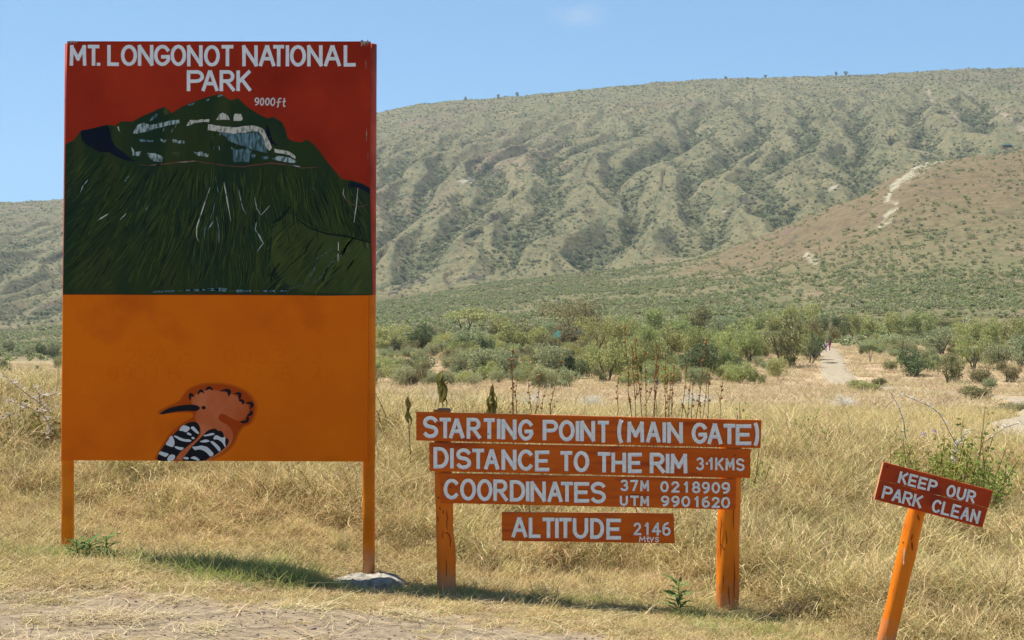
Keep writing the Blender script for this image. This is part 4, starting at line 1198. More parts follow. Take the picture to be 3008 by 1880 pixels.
crest = [[(750, 350), (760, 310), (800, 300), (835, 330), (858, 372), (825, 362), (800, 350), (790, 380), (780, 432), (762, 410)],
         [(897, 350), (905, 290), (935, 245), (975, 245), (1005, 285), (1018, 325), (985, 295), (950, 290), (920, 320)],
         [(1027, 278), (1035, 225), (1075, 192), (1120, 200), (1150, 235), (1158, 270), (1120, 250), (1085, 240), (1050, 258)],
         [(1255, 290), (1290, 260), (1350, 238), (1410, 232), (1450, 262), (1448, 310), (1405, 378), (1398, 330), (1385, 285), (1330, 270)],
         [(1478, 335), (1520, 300), (1590, 285), (1625, 320), (1620, 370), (1590, 420), (1568, 400), (1575, 340), (1540, 318)],
         [(1565, 435), (1600, 402), (1650, 412), (1675, 450), (1665, 485), (1638, 498), (1625, 450)],
         [(1680, 475), (1730, 448), (1790, 445), (1828, 485), (1815, 540), (1740, 578), (1770, 530), (1765, 490)],
         [(1765, 580), (1800, 595), (1815, 640), (1790, 675), (1740, 690), (1705, 655), (1745, 645), (1770, 620)],
         [(1595, 775), (1640, 758), (1690, 760), (1705, 720), (1700, 685), (1745, 690), (1750, 750), (1715, 795), (1660, 808), (1615, 795)]]
bp(crest, M_blk, 'crest_feather_tip', .0024)
bp([[(700, 820), (760, 785), (840, 775), (905, 800), (940, 870), (935, 960), (880, 1060), (790, 1130), (700, 1210), (620, 1270), (560, 1350), (500, BOT), (215, BOT), (250, 1330), (330, 1190), (420, 1080), (500, 990), (600, 890)]], M_blk, 'wing', .0028)
bp([[(1000, 985), (1080, 910), (1180, 885), (1215, 905), (1230, 930), (1290, 920), (1330, 980), (1330, 1040), (1400, 1050), (1418, 1100), (1370, 1190), (1280, 1260), (1180, 1330), (1090, 1370), (1020, BOT), (610, BOT), (700, 1330), (800, 1190), (920, 1070)]], M_blk, 'wing', .0028)
W1 = [[(595, 915), (640, 845), (690, 832), (775, 870), (770, 905), (710, 958), (650, 925), (610, 930)], [(780, 870), (830, 848), (860, 880), (925, 955), (915, 982), (870, 960), (800, 900)], [(715, 965), (750, 948), (805, 985), (795, 1008), (735, 990)],
      [(790, 1040), (820, 1020), (862, 1045), (830, 1072)], [(500, 1015), (530, 998), (600, 1030), (680, 1065), (760, 1065), (805, 1085), (780, 1110), (690, 1105), (610, 1085), (550, 1045)],
      [(362, 1150), (430, 1070), (445, 1020), (480, 1008), (500, 1040), (528, 1120), (500, 1200), (440, 1180)], [(512, 1190), (540, 1175), (600, 1195), (685, 1200), (640, 1252), (560, 1225)],
      [(248, 1305), (290, 1258), (340, 1280), (428, 1300), (415, 1330), (375, 1362), (310, 1330)], [(385, BOT), (430, 1330), (470, 1312), (545, 1332), (500, BOT)],
      [(985, 1000), (1060, 985), (1130, 960), (1185, 968), (1170, 995), (1080, 1010), (1010, 1018)], [(925, 1100), (980, 1085), (1030, 1065), (1100, 1085), (1090, 1110), (980, 1122)],
      [(805, 1185), (880, 1185), (960, 1165), (1020, 1180), (1060, 1190), (1130, 1260), (1175, 1310), (1110, 1362), (1060, 1290), (980, 1240), (900, 1230), (860, 1250), (830, 1220)],
      [(1100, 1105), (1140, 1088), (1210, 1140), (1270, 1200), (1282, 1245), (1255, 1275), (1220, 1230), (1160, 1160)], [(1158, 1040), (1200, 990), (1260, 1020), (1310, 1045), (1345, 1020), (1360, 1060), (1350, 1110), (1362, 1180), (1355, 1208), (1310, 1120), (1230, 1065), (1165, 1070)],
      [(655, 1380), (700, 1348), (765, 1375), (740, 1400), (690, 1390)], [(775, 1378), (830, 1342), (880, 1355), (935, 1400), (925, BOT), (860, 1400), (810, 1385)]]
bp(W1, M_wht, 'wing_bar', .0034)

# lettering on the board
random.seed(3)
Lt = Letters(YB_, FLAT)
def k1put(ch, x0, x1, yt, yb, w, **kw): 
    a = k1((x0, yt)); b = k1((x1, yb)); Lt.put(ch, a[0], b[0], a[1], b[1], w, **kw)
for ch, x0, x1 in [('M', 110, 232), ('T', 240, 328), ('L', 383, 470), ('O', 482, 600), ('N', 605, 718), ('G', 722, 838), ('O', 842, 955), ('N', 962, 1075), ('O', 1085, 1200), ('T', 1210, 1300),
                   ('N', 1362, 1475), ('A', 1483, 1602), ('T', 1580, 1670), ('I', 1677, 1703), ('O', 1708, 1825), ('N', 1833, 1945), ('A', 1955, 2078), ('L', 2098, 2187)]:
    yt, yb = (78, 232) if x0 < 900 else (80, 236)
    if x0 == 1580: x0, x1 = 1585, 1668
    k1put(ch, x0, x1, yt, yb, 10.3)
k1put('.', 306, 334, 206, 232, 10.3)
for ch, x0, x1 in [('P', 960, 1085), ('A', 1068, 1190), ('R', 1198, 1310), ('K', 1320, 1428)]: k1put(ch, x0, x1, 262, 416, 10.3)
Lt.finish('letter', M_white, board)
Lt = Letters(YB_, FLAT)
for ch, x0, x1, yt, yb in [('9', 1450, 1486, 460, 518), ('0', 1490, 1522, 462, 520), ('0', 1528, 1562, 462, 520), ('0', 1566, 1602, 462, 522), ('f', 1612, 1652, 462, 530), ('t', 1650, 1680, 464, 530)]:
    k1put(ch, x0, x1, yt, yb, 3.6, slant=1.5)
Lt.finish('letter', mat('pinkish_white_paint', (.72, .66, .62), .5), board)
# ghost of older numbers showing through the orange paint
Lt = Letters(YB_, [(-.5, .0000), (-.25, .0012), (.25, .0012), (.5, .0000)])
ghost = [('2', 520, 590), ('1', 600, 625), ('8', 650, 720), ('9', 735, 800), ('7', 880, 935), ('5', 940, 1000), ('0', 1235, 1320), ('0', 1345, 1420), ('5', 1470, 1560), ('3', 1600, 1680), ('2', 1720, 1800), ('3', 1880, 1950)]
G['5'] = [[(.9, 1), (.1, 1)], [(.1, 1), (.05, .55)] + arc(.45, .32, .5, .32, 110, -140, 10)]
for ch, x0, x1 in ghost:
    a = k4((x0, 405)); b = k4((x1, 510)); Lt.put(ch, a[0], b[0], a[1], b[1], 1.4)
for ch, x0, x1 in [('9', 390, 460), ('9', 490, 560), ('0', 575, 660), ('4', 700, 760), ('6', 820, 910), ('0', 1250, 1325), ('3', 1350, 1410), ('9', 1430, 1500), ('3', 1555, 1620), ('8', 1640, 1720), ('4', 1880, 1945), ('8', 1960, 2030)]:
    a = k4((x0, 535)); b = k4((x1, 640)); Lt.put(ch, a[0], b[0], a[1], b[1], 1.4)
Lt.finish('faint_old_numeral', M_or, board)

# concrete lump round the right post
M_conc = mat('weathered_concrete', (.42, .38, .30), .95, (.22, .19, .15), scale=22, bump=1.0, bscale=30, disp=.02)
def lump(name, c, rx, ry, rz, m, sd, label, cat, nu=28, nv=12, group=None):
    mb = MB()
    for j in range(nv + 1):
        ph = -math.pi / 2 + math.pi * j / nv
        for i in range(nu):
            a = 2 * math.pi * i / nu
            v = Vector((math.cos(a) * math.cos(ph), math.sin(a) * math.cos(ph), math.sin(ph)))
            k = 1 + .22 * float(fbm(np.array(v.x * 2.2 + sd), np.array(v.y * 2.2 + v.z * 1.7), 3, sd)) + .10 * float(fbm(np.array(v.x * 7 + sd), np.array(v.y * 7 + v.z * 5), 3, sd + 3))
            mb.v.append((v.x * rx * k, v.y * ry * k, (abs(v.z) ** .6 * (1 if v.z > 0 else -1)) * rz * (1 + .5 * float(fbm(np.array(v.x * 3 + sd), np.array(v.y * 5.), 3, sd + 7)))))
    for j in range(nv):
        for i in range(nu):
            a = j * nu + i; b = j * nu + (i + 1) % nu
            mb.f.append((a, b, b + nu, a + nu)); mb.m.append(0)
    o = mb.build(name, m, smooth=True); o.location = c
    return tag(o, label, cat, group)
cp = P(1085, 1700, YB_)
lump('concrete_lump', (cp.x + .0, YB_ - .06, -.045), .25, .15, .085, M_conc, 4, 'rough pale concrete lump round the foot of the big board’s right post', 'concrete')
for i, (px_, py_, r_, w_) in enumerate([(765, 1803, .018, 'small brown stone on the bare path below the painted bird'), (920, 1848, .012, 'tiny dark stone on the bare path at the bottom edge'),
                                     (60, 1670, .016, 'small pale stone at the left edge of the bare path'), (330, 1718, .013, 'small grey stone just below the left post of the big board')]):
    x, y = hit(px_, py_, 5, 12)
    lump('stone', (x, y, H(x, y) + r_ * .3), r_ * 1.4, r_, r_ * .7, mat('stone_brown', (.22, .16, .12), .9, (.30, .24, .19), scale=60), 20 + i, w_, 'stone', 10, 6)

# ------------------------------------------------------------------ plank sign on two posts
YS = 9.0
k6 = lambda x, y: (1200 + x / 2.52, 1180 + y / 2.52)
k7 = lambda x, y: (1700 + x / 2.257, 1180 + y / 2.257)
M_plank = mat('rust_orange_plank_paint', (.60, .118, .008), .6, (.50, .085, .007), scale=3.2, detail=8, stretch=(1.1, 1, 7), bump=.25, bscale=9, spec=.12, col3=(.34, .048, .010), s3=2.2, lo3=.58, hi3=.72, disp=.006)
M_edge = mat('pale_plank_edge', (.62, .30, .15), .8, (.50, .18, .07), scale=30)  # plank rims coloured paler than the plank faces
M_post = mat('orange_log_paint', (.80, .215, .010), .5, (.64, .15, .008), scale=3, detail=7, stretch=(5, 5, .8), bump=.5, bscale=7, spec=.12, col3=(.40, .062, .012), s3=7, lo3=.66, hi3=.74, disp=.012)
M_post2 = mat('orange_log_paint_warm', (.66, .135, .010), .5, (.76, .20, .010), scale=2.4, detail=7, stretch=(4, 4, .8), bump=.5, bscale=7, spec=.12, col3=(.28, .04, .012), s3=9, lo3=.66, hi3=.72, disp=.012)
M_hole = mat('dark_nail_hole', (.03, .018, .012), .9)

def plank(parent, q, Y, th, name='plank', jag=None, m=None, label=None):
    """q: corners TL, TR, BR, BL in picture px; a board with slightly uneven edges"""
    mb = MB(); n = 24
    tl, tr, br, bl = q
    def pt(s, t, d):
        a = (tl[0] + (tr[0] - tl[0]) * s, tl[1] + (tr[1] - tl[1]) * s); b = (bl[0] + (br[0] - bl[0]) * s, bl[1] + (br[1] - bl[1]) * s)
        w = (a[0] + (b[0] - a[0]) * t, a[1] + (b[1] - a[1]) * t + (random.uniform(-.5, .5) if t in (0, 1) and 0 < s < 1 else 0))
        return P(*w, Y) + Vector((0, d, 0))
    rows = [0, .04, .5, .96, 1]
    for j, t in enumerate(rows):
        for i in range(n + 1):
            s = i / n
            mb.v.append(tuple(pt(s, t, 0 if 0 < j < 4 else .0025)))
    R = n + 1
    for j in range(4):
        for i in range(n):
            a = j * R + i; mb.f.append((a, a + R, a + R + 1, a + 1)); mb.m.append(0)
    rim = [i for i in range(R)] + [j * R + n for j in range(1, 5)] + [4 * R + i for i in range(n - 1, -1, -1)] + [j * R for j in range(3, 0, -1)]
    o = len(mb.v); nR = len(rim)
    for i in rim: v = mb.v[i]; mb.v.append((v[0], Y + th, v[2]))
    for i in range(nR):
        a, b = rim[i], rim[(i + 1) % nR]
        mb.f.append((a, b, o + (i + 1) % nR, o + i)); mb.m.append(1)
    mb.f.append(tuple(range(o, o + nR))); mb.m.append(0)
    ob = mb.build(name, [m or M_plank, M_edge], parent)
    if label: ob['label'] = label
    return ob

dusty(M_post, -.15, .12); dusty(M_post2, .0, .22)
random.seed(21)
sg = empty('information_sign', (P(1720, 1760, YS).x, YS + .06, -.05), 'low orange sign of three lettered planks nailed across two log posts', 'sign')
QP = [((1222.6, 1209.8), (2237, 1234), (2234, 1316.5), (1222.6, 1294)), ((1260.7, 1300), (2205, 1319.6), (2204, 1404.6), (1261.5, 1384)), ((1294, 1390), (2162, 1408), (2160, 1497), (1294, 1477.6))]
PL = [plank(sg, q, YS, .028, label=lb) for q, lb in zip(QP, ('top plank lettered STARTING POINT (MAIN GATE)', 'middle plank lettered DISTANCE TO THE RIM 3.1KMS', 'third plank lettered COORDINATES with grid numbers'))]
QA = ((1473.8, 1504.6), (1979, 1508.8), (1982, 1596.5), (1474.6, 1588.7))
alt = empty('altitude_plank', P(1728, 1596, YS), 'separate orange plank lettered ALTITUDE hanging below the three planks', 'sign')
plank(alt, QA, YS, .026, name='plank')
mb = MB()
for (a, b) in (((1553, 1484), (1556, 1506)), ((1868, 1492), (1872, 1510))):
    p0 = P(*a, YS) + Vector((0, .034, 0)); p1 = P(*b, YS) + Vector((0, .034, -.02))
    tube(mb, [p0 + Vector((0, 0, .03)), p0, p0 + Vector((.008, 0, -.02)), p1], .003, 6)
mb.build('hanging_wire', mat('black_wire', (.02, .018, .016), .6), alt)

def lettering(rows, YY, parent, w, name='letter', prof=GROOVE, m=M_white2, map2=lambda a, b: (a, b), jit=.05):
    L = Letters(YY, prof, map2, jit)
    for r in rows:
        L.put(*r[:5], r[5] if len(r) > 5 else w, **(r[6] if len(r) > 6 else {}))
    L.finish(name, m, parent)
def r6(s): return [(c, *(k6(x0, yt)[0], k6(x1, yt)[0], k6(x0, yt)[1], k6(x0, yb)[1])) for c, x0, x1, yt, yb in s]
def r7(s, w=None): return [tuple([c, *(k7(x0, yt)[0], k7(x1, yt)[0], k7(x0, yt)[1], k7(x0, yb)[1])] + ([w] if w else [])) for c, x0, x1, yt, yb in s]
par1 = lettering(r6([('S', 106, 220, 105, 268), ('T', 228, 316, 118, 272), ('A', 300, 414, 122, 273), ('R', 430, 538, 118, 276), ('T', 555, 641, 122, 278), ('I', 652, 684, 125, 278), ('N', 688, 800, 128, 281), ('G', 810, 922, 130, 288),
               ('P', 993, 1108, 134, 287), ('O', 1112, 1230, 136, 293), ('I', 1238, 1264, 140, 293), ('N', 1270, 1381, 140, 295)]) +
          r7([('T', 124, 202, 126, 272), ('(', 255, 306, 118, 275), ('M', 320, 434, 130, 271), ('A', 446, 542, 132, 272), ('I', 554, 580, 135, 272), ('N', 586, 690, 135, 276), ('G', 748, 850, 138, 279), ('A', 853, 952, 143, 283), ('T', 958, 1038, 147, 283),
              ('E', 1040, 1146, 149, 288), (')', 1148, 1196, 138, 292)]), YS, PL[0], 11.0)
lettering(r6([('D', 185, 298, 335, 493), ('I', 308, 335, 342, 496), ('S', 352, 464, 344, 498), ('T', 470, 562, 347, 501), ('A', 560, 672, 350, 503), ('N', 688, 800, 352, 506), ('C', 808, 920, 353, 511), ('E', 935, 1045, 360, 515),
              ('T', 1122, 1214, 364, 516), ('O', 1222, 1338, 364, 522)]) +
          r7([('T', 124, 212, 333, 470), ('H', 216, 314, 335, 470), ('E', 325, 420, 338, 473), ('R', 470, 572, 338, 475), ('I', 577, 601, 342, 475), ('M', 607, 720, 343, 476)]) +
          r7([('3', 780, 832, 368, 454), ('-', 838, 860, 368, 452), ('1', 858, 886, 370, 452), ('K', 904, 962, 370, 456), ('M', 972, 1032, 374, 456), ('S', 1042, 1099, 375, 458)], 6.2), YS, PL[1], 11.0)
lettering(r6([('C', 260, 370, 569, 723), ('O', 382, 500, 568, 731), ('O', 506, 622, 572, 734), ('R', 628, 736, 575, 736), ('D', 750, 864, 580, 739), ('I', 870, 894, 588, 739), ('N', 902, 1017, 588, 741), ('A', 1028, 1141, 590, 744), ('T', 1126, 1220, 592, 743),
              ('E', 1225, 1340, 594, 746)]) + r7([('S', 78, 180, 530, 673)]) +
          r7([('3', 278, 331, 516, 592), ('7', 340, 394, 518, 593), ('M', 407, 466, 520, 594), ('U', 272, 326, 622, 691), ('T', 340, 400, 622, 692), ('M', 408, 466, 624, 693),
              ('0', 540, 596, 526, 600), ('2', 612, 669, 527, 602), ('1', 694, 722, 528, 604), ('8', 750, 806, 528, 606), ('9', 814, 870, 530, 608), ('0', 880, 937, 532, 608), ('9', 944, 1004, 532, 610),
              ('9', 543, 601, 622, 694), ('9', 612, 669, 623, 696), ('0', 680, 739, 624, 698), ('1', 764, 792, 626, 700), ('6', 814, 870, 628, 702), ('2', 880, 936, 630, 704), ('0', 944, 1003, 630, 706)], 6.4), YS, PL[2], 10.6)
lettering(r6([('A', 763, 879, 853, 1006), ('L', 890, 980, 855, 1008), ('T', 990, 1082, 857, 1010), ('I', 1084, 1113, 858, 1011), ('T', 1114, 1209, 858, 1011), ('U', 1216, 1330, 860, 1013)]) +
          r7([('D', 75, 168, 772, 909), ('E', 182, 282, 774, 913)]) +
          r7([('2', 362, 415, 800, 884), ('1', 434, 462, 800, 885), ('4', 484, 546, 800, 888), ('6', 552, 610, 800, 888)], 6.2) , YS, alt, 10.6)
lettering(r7([('m', 400, 442, 893, 930), ('t', 444, 472, 890, 930), ('y', 470, 500, 896, 935), ('s', 505, 533, 896, 932)], 2.8), YS, alt, 2.8, prof=FLAT)

def log_post(parent, pts, r, m, name='post', sd=0, seg=18, top=True):
    mb = MB(); n = 22
    P0 = [Vector(p) for p in pts]
    Q = []; R = []
    for i in range(n):
        t = i / (n - 1) * (len(P0) - 1); k = min(int(t), len(P0) - 2); f = t - k
        Q.append(P0[k].lerp(P0[k + 1], f)); R.append(r[k] + (r[k + 1] - r[k]) * f)
    tube(mb, Q, R, seg, wob=.09, sd=sd)
    return mb.build(name, m, parent, smooth=True)
yo = Vector((0, .09, 0))
lp = log_post(sg, [P(1297, 1205, YS) + yo, P(1300, 1390, YS) + yo, P(1304, 1560, YS) + yo, P(1309, 1640, YS) + yo, P(1310, 1765, YS) + yo], [.052, .055, .056, .061, .062], M_post2, sd=3)
rp_ = log_post(sg, [P(2154, 1250, YS) + yo, P(2151, 1405, YS) + yo, P(2146, 1600, YS) + yo, P(2141, 1840, YS) + yo], [.070, .072, .072, .073], M_post, sd=8)
# darker grey cut top of the left post
mb = MB(); c0 = P(1297, 1204, YS) + yo
tube(mb, [c0 + Vector((.012, -.001, -.01)), c0 + Vector((.012, -.001, .006))], [.045, .040], 14)
mb.build('post_end', mat('grey_cut_wood', (.16, .11, .10), .9, (.24, .17, .15), scale=40), lp)
# knot on the left post, cracks in the right one
M_crack = mat('wood_crack', (.16, .028, .006), .9)
mb = MB()
kc = P(1309, 1590, YS) + Vector((0, .09 - .057, 0))
tube(mb, [kc + Vector((.052 * math.cos(a) * .55, .010 * abs(math.cos(a)), .05 * math.sin(a) - (.02 if math.sin(a) < 0 else 0))) for a in [math.radians(q) for q in range(-40, 221, 20)]], .0035, 6)
mb.build('knot', M_crack, lp)
def crack(mb, px, y0_, y1_, lean, Yb, r, w=.0022):
    pts = []
    n = 6
    for i in range(n):
        py = y0_ + (y1_ - y0_) * i / (n - 1); qx = px + lean * i / (n - 1) + random.uniform(-1.2, 1.2)
        pts.append(Vector((P(qx, py, YS).x, 0, P(qx, py, YS).z)))
    return pts
mb = MB()
for (px_, a, b, ln) in [(2122, 1520, 1640, -4), (2134, 1560, 1600, 3), (2128, 1680, 1770, -3), (2155, 1450, 1560, 2), (2140, 1720, 1790, 4), (2118, 1600, 1618, 14), (2160, 1640, 1760, -2)]:
    pts = crack(mb, px_, a, b, ln, 0, 0)
    cxw = P(2146, 0, YS).x
    for p in pts:
        dx = p.x - cxw; p.y = YS + .09 - math.sqrt(max(1e-4, .0735 ** 2 - dx * dx)) + .0005
    tube(mb, pts, [.0006] + [.0024] * 4 + [.0006], 5)
mb.build('crack', M_crack, rp_)
mb = MB()
for (px_, a, b, ln) in [(1290, 1490, 1500, 3), (1284, 1520, 1534, 2), (1302, 1500, 1512, 1), (1286, 1460, 1468, 2), (1310, 1640, 1700, 1), (1300, 1560, 1585, -1), (1312, 1500, 1560, 1)]:
    pts = crack(mb, px_, a, b, ln, 0, 0)
    cxw = P(1303, 0, YS).x
    for p in pts:
        dx = p.x - cxw; p.y = YS + .09 - math.sqrt(max(1e-4, .0585 ** 2 - dx * dx)) + .0005
    tube(mb, pts, [.0006] + [.0026] * 4 + [.0006], 5)
mb.build('crack', M_crack, lp)
# nails
def nails(lst, Y, parent):
    for (px_, py_) in lst:
        mb = MB(); p = P(px_, py_, Y)
        tube(mb, [p + Vector((0, -.0052, 0)), p + Vector((0, .004, 0))], .0042, 8)
        mb.build('nail', M_hole, parent)
nails([k6(230, 165), k7(1055, 207), k6(590, 240)], YS, PL[0]); nails([k6(248, 410), k7(1035, 358)], YS, PL[1]); nails([k6(310, 635), k7(967, 625)], YS, PL[2])

# ------------------------------------------------------------------ leaning KEEP OUR PARK CLEAN sign
YK = 7.8
k8 = lambda x, y: (2500 + x / 2.606, 1300 + y / 2.606)
M_kp = mat('dark_rust_plank_paint', (.44, .056, .010), .6, (.35, .040, .009), scale=5, detail=8, bump=.3, bscale=14, spec=.12, col3=(.20, .022, .010), s3=4, lo3=.60, hi3=.75, disp=.006)
ks = empty('litter_sign', (P(2616, 1880, YK).x, YK + .07, -.12), 'small tilted rust-red plank sign on a leaning orange post at right', 'sign')
o8, ex, ey = Vector((250, 148)), Vector((838, 220)), Vector((-70, 287))
ab = lambda a, b: k8(*(o8 + ex * a + ey * b))
kp1 = plank(ks, (ab(0, 0), ab(1, 0), ab(.994, .478), ab(0, .478)), YK, .026, m=M_kp)
kp2 = plank(ks, (ab(0, .486), ab(.992, .486), ab(.985, 1), ab(0, 1)), YK, .026, m=M_kp)
random.seed(31)
u_ = ex.length / 2.606; v_ = ey.length / 2.606
exn = ex / 2.606 / u_; eyn = ey / 2.606 / v_
def mapK(a, b):
    q = Vector(k8(*o8)) + exn * a + eyn * b
    return q.x, q.y
def rowK(chars, a0, a1, b0, b1, gap):
    n = len(chars); w = (a1 - a0 - gap * (n - 1)) / n
    return [(c, (a0 + i * (w + gap)) * u_, (a0 + i * (w + gap) + w) * u_, b0 * v_, b1 * v_) for i, c in enumerate(chars)]
lettering(rowK('KEEP', .160, .508, .120, .438, .010) + rowK('OUR', .598, .862, .130, .455, .012), YK, kp1, 6.6, map2=mapK, prof=GROOVE)
lettering(rowK('PARK', .052, .415, .585, .925, .008) + rowK('CLEAN', .506, .936, .590, .935, .010), YK, kp2, 6.6, map2=mapK, prof=GROOVE)
kpost = log_post(ks, [P(2722, 1430, YK) + Vector((0, .078, 0)), P(2704, 1509, YK) + Vector((0, .078, 0)), P(2660, 1695, YK) + Vector((0, .078, 0)), P(2616, 1880, YK) + Vector((0, .078, 0)), P(2606, 1925, YK) + Vector((0, .078, 0))], [.048, .0485, .0490, .0500, .050], M_post, sd=14)
mb = MB()
for (px_, a, b, ln, cx0) in [(2698, 1512, 1532, 8, 2701), (2685, 1570, 1590, -4, 2687), (2683, 1592, 1620, 2, 2680), (2660, 1594, 1599, 1, 2684)]:
    pts = []
    for i in range(5):
        py = a + (b - a) * i / 4; q = P(px_ + ln * i / 4, py, YK); cxw = P(cx0, 0, YK).x
        pts.append(Vector((q.x, YK + .078 - math.sqrt(max(1e-4, .050 ** 2 - (q.x - cxw) ** 2)), q.z)))
    mb = MB(); tube(mb, pts, [.0008, .003, .0045, .003, .0008], 6); mb.build('gouge', M_crack, kpost)
mb = MB()
pts = [P(2661, 1612 + i * 12, YK) + Vector((-.001 * i, .078 - .0485, 0)) for i in range(5)]
tube(mb, pts, [.001, .003, .0025, .0018, .003], 5)
mb.build('paint_drip', M_white, kpost)
nails([ab(.04, .1), ab(.04, .9), ab(.47, .08), ab(.95, .92)], YK, kp1)

# ------------------------------------------------------------------ plants behind and around the signs
random.seed(41)
M_stalk = mat('dry_brown_stalk', (.20, .105, .045), .85, (.13, .065, .03), scale=20)
M_seed = mat('brown_seed_ball', (.28, .135, .045), .9, (.42, .24, .09), scale=60)
smb = MB()
for i in range(26):
    v = Vector((random.gauss(0, 1), random.gauss(0, 1), random.gauss(0, .8))).normalized()
    u, w = frame_of(v)
    smb.add([u * .004, w * .004, -u * .004, v * .0125], [(0, 1, 3), (1, 2, 3), (2, 0, 3)])
for (c, r) in ((Vector((0, 0, 0)), .0085),):
    o = len(smb.v)
    for j in range(5):
        ph = -math.pi / 2 + math.pi * j / 4
        for i in range(7):
            a = i / 7 * 6.283; smb.v.append((r * math.cos(a) * math.cos(ph), r * math.sin(a) * math.cos(ph), r * .8 * math.sin(ph)))
    for j in range(4):
        for i in range(7):
            a = o + j * 7 + i; b = o + j * 7 + (i + 1) % 7; smb.f.append((a, b, b + 7, a + 7)); smb.m.append(0)
seed_me = smb.mesh('seed_head', M_seed)
c5 = lambda x, y: (1700 + x / 3.457, 850 + y / 3.457)
c4 = lambda x, y: (1100 + x / 3.457, 850 + y / 3.457)
ST = [(c5, 455, 345, 530, 1280), (c5, 520, 580, 600, 1280), (c5, 580, 495, 640, 1250), (c5, 692, 620, 675, 1270), (c5, 778, 510, 755, 1280), (c5, 820, 580, 782, 1250), (c5, 870, 625, 850, 1280), (c5, 990, 770, 962, 1250), (c5, 1055, 785, 980, 1280),
      (c5, 1155, 845, 1080, 1280), (c5, 1172, 900, 1112, 1250), (c5, 1312, 485, 1160, 1280), (c5, 1355, 800, 1290, 1250), (c5, 1325, 820, 1205, 1240), (c5, 1458, 870, 1380, 1180), (c5, 942, 850, 880, 1200), (c5, 915, 850, 1000, 1150), (c5, 400, 880, 402, 1200),
      (c5, 742, 760, 765, 1150), (c4, 1420, 545, 1385, 1250), (c4, 1460, 900, 1455, 1230), (c4, 1550, 920, 1545, 1240), (c4, 1665, 870, 1620, 1260), (c4, 1705, 1080, 1680, 1260), (c4, 1860, 730, 1762, 1260), (c4, 1392, 710, 1420, 1250)]
ST.sort(key=lambda s: s[0](s[1], s[2])[0])
for i, (f, tx, ty, bx, by) in enumerate(ST):
    Y = random.uniform(12.6, 14.2)
    a = P(*f(tx, ty), Y); b = P(*f(bx, by), Y)
    d = (b - a); gz = H(b.x, b.y) - .03
    t = (gz - a.z) / d.z
    foot = a + d * min(t, 1.5); foot.z = gz
    mid = (a + foot) / 2 + Vector((random.uniform(-.02, .02), 0, 0))
    r = empty('dry_flower_stalk', foot, 'dry brown stalk with seed balls, %s from left above the plank sign' % ORD[i], 'plant', 'dry flower stalks behind the plank sign')
    sw = [0]
    for q in range(8): sw.append(sw[-1] * .75 + random.uniform(-.02, .02))
    path = [foot.lerp(a, q / 8) + Vector((sw[q], sw[8 - q] * .5, 0)) for q in range(9)]
    mb = MB()
    tube(mb, path, [.0055 - .0004 * q for q in range(9)], 5)
    tw = []
    for q in range(random.choice((0, 1, 1, 2))):
        p0 = path[random.choice((4, 5, 6))]; tp_ = p0 + Vector((random.uniform(-.09, .09), random.uniform(-.05, .05), random.uniform(.10, .26)))
        tube(mb, [p0, p0.lerp(tp_, .5) + Vector((random.uniform(-.02, .02), 0, 0)), tp_], [.003, .0025, .0015], 4); tw.append((p0, tp_))
    mb.build('stem', M_stalk, r)
    L = (a - b).length; n = max(3, int(L / .055))
    zb = (b.z - foot.z) / max(.01, a.z - foot.z)
    for k in range(n):
        s = .02 + .98 * (k / n) ** 1.05
        fr_ = (1 - s * .95) * (1 - zb) + zb + random.uniform(-.02, .02); fr_ = min(.999, max(0, fr_)) * 8; ii = int(fr_)
        p = path[ii].lerp(path[ii + 1], fr_ - ii) + Vector((random.choice((-1, 1)) * random.uniform(.002, .011), random.uniform(-.006, .006), 0))
        if tw and random.random() < .25:
            t0, t1 = random.choice(tw); p = t0.lerp(t1, random.uniform(.3, 1))
        # follow the stem
        so_ = bpy.data.objects.new('seed_head', seed_me); COL.objects.link(so_); so_.parent = r
        so_.location = p - foot; sc2 = random.uniform(.7, 1.6); so_.scale = (sc2, sc2, sc2 * random.uniform(.8, 1.3)); so_.rotation_euler = (random.uniform(0, 3), random.uniform(0, 3), 0)
    if i == 13 or (f is c5 and tx == 820): 
        fm = MB()
        for q in range(7): leaf_quad(fm, a.lerp(b, .55) + Vector((random.gauss(0, .006), 0, random.gauss(0, .018))), .011)
        if tx == 820: fm.build('flower', mat('violet_petals', (.18, .05, .42), .6), r)

# leaves as separate pieces
def leaf_mesh(name, m, ln, wd, curl=.8):
    mb = MB(); n = 7
    for i in range(n + 1):
        t = i / n; w = wd * math.sin(math.pi * (t * .92 + .04)) * .5
        a = curl * t
        x_ = ln * (math.sin(a) / max(curl, .01)); z_ = -ln * (1 - math.cos(a)) / max(curl, .01)
        for s in (-1, 0, 1): mb.v.append((x_, s * w, z_ + (abs(s) * w * .45)))
    for i in range(n):
        for s in (0, 1):
            a = i * 3 + s; mb.f.append((a, a + 1, a + 4, a + 3)); mb.m.append(0)
    return mb.mesh(name, m, True)
M_dl = blade_mat('curled_olive_leaves', [(.14, .14, .03), (.20, .18, .05), (.14, .14, .03)], .3, .25)
M_yl = blade_mat('bright_yellow_green_leaves', [(.30, .34, .06), (.20, .26, .05), (.40, .40, .10), (.26, .30, .06)], .4, .25)
M_wl = blade_mat('dark_weed_leaves', [(.09, .17, .04), (.15, .24, .06), (.09, .17, .04)], .3, .2)
leafA = leaf_mesh('leaf', M_dl, .10, .034, 1.3)
leafB = leaf_mesh('leaf', M_yl, .055, .026, .8)
leafC = leaf_mesh('leaf', M_wl, .085, .017, .5)
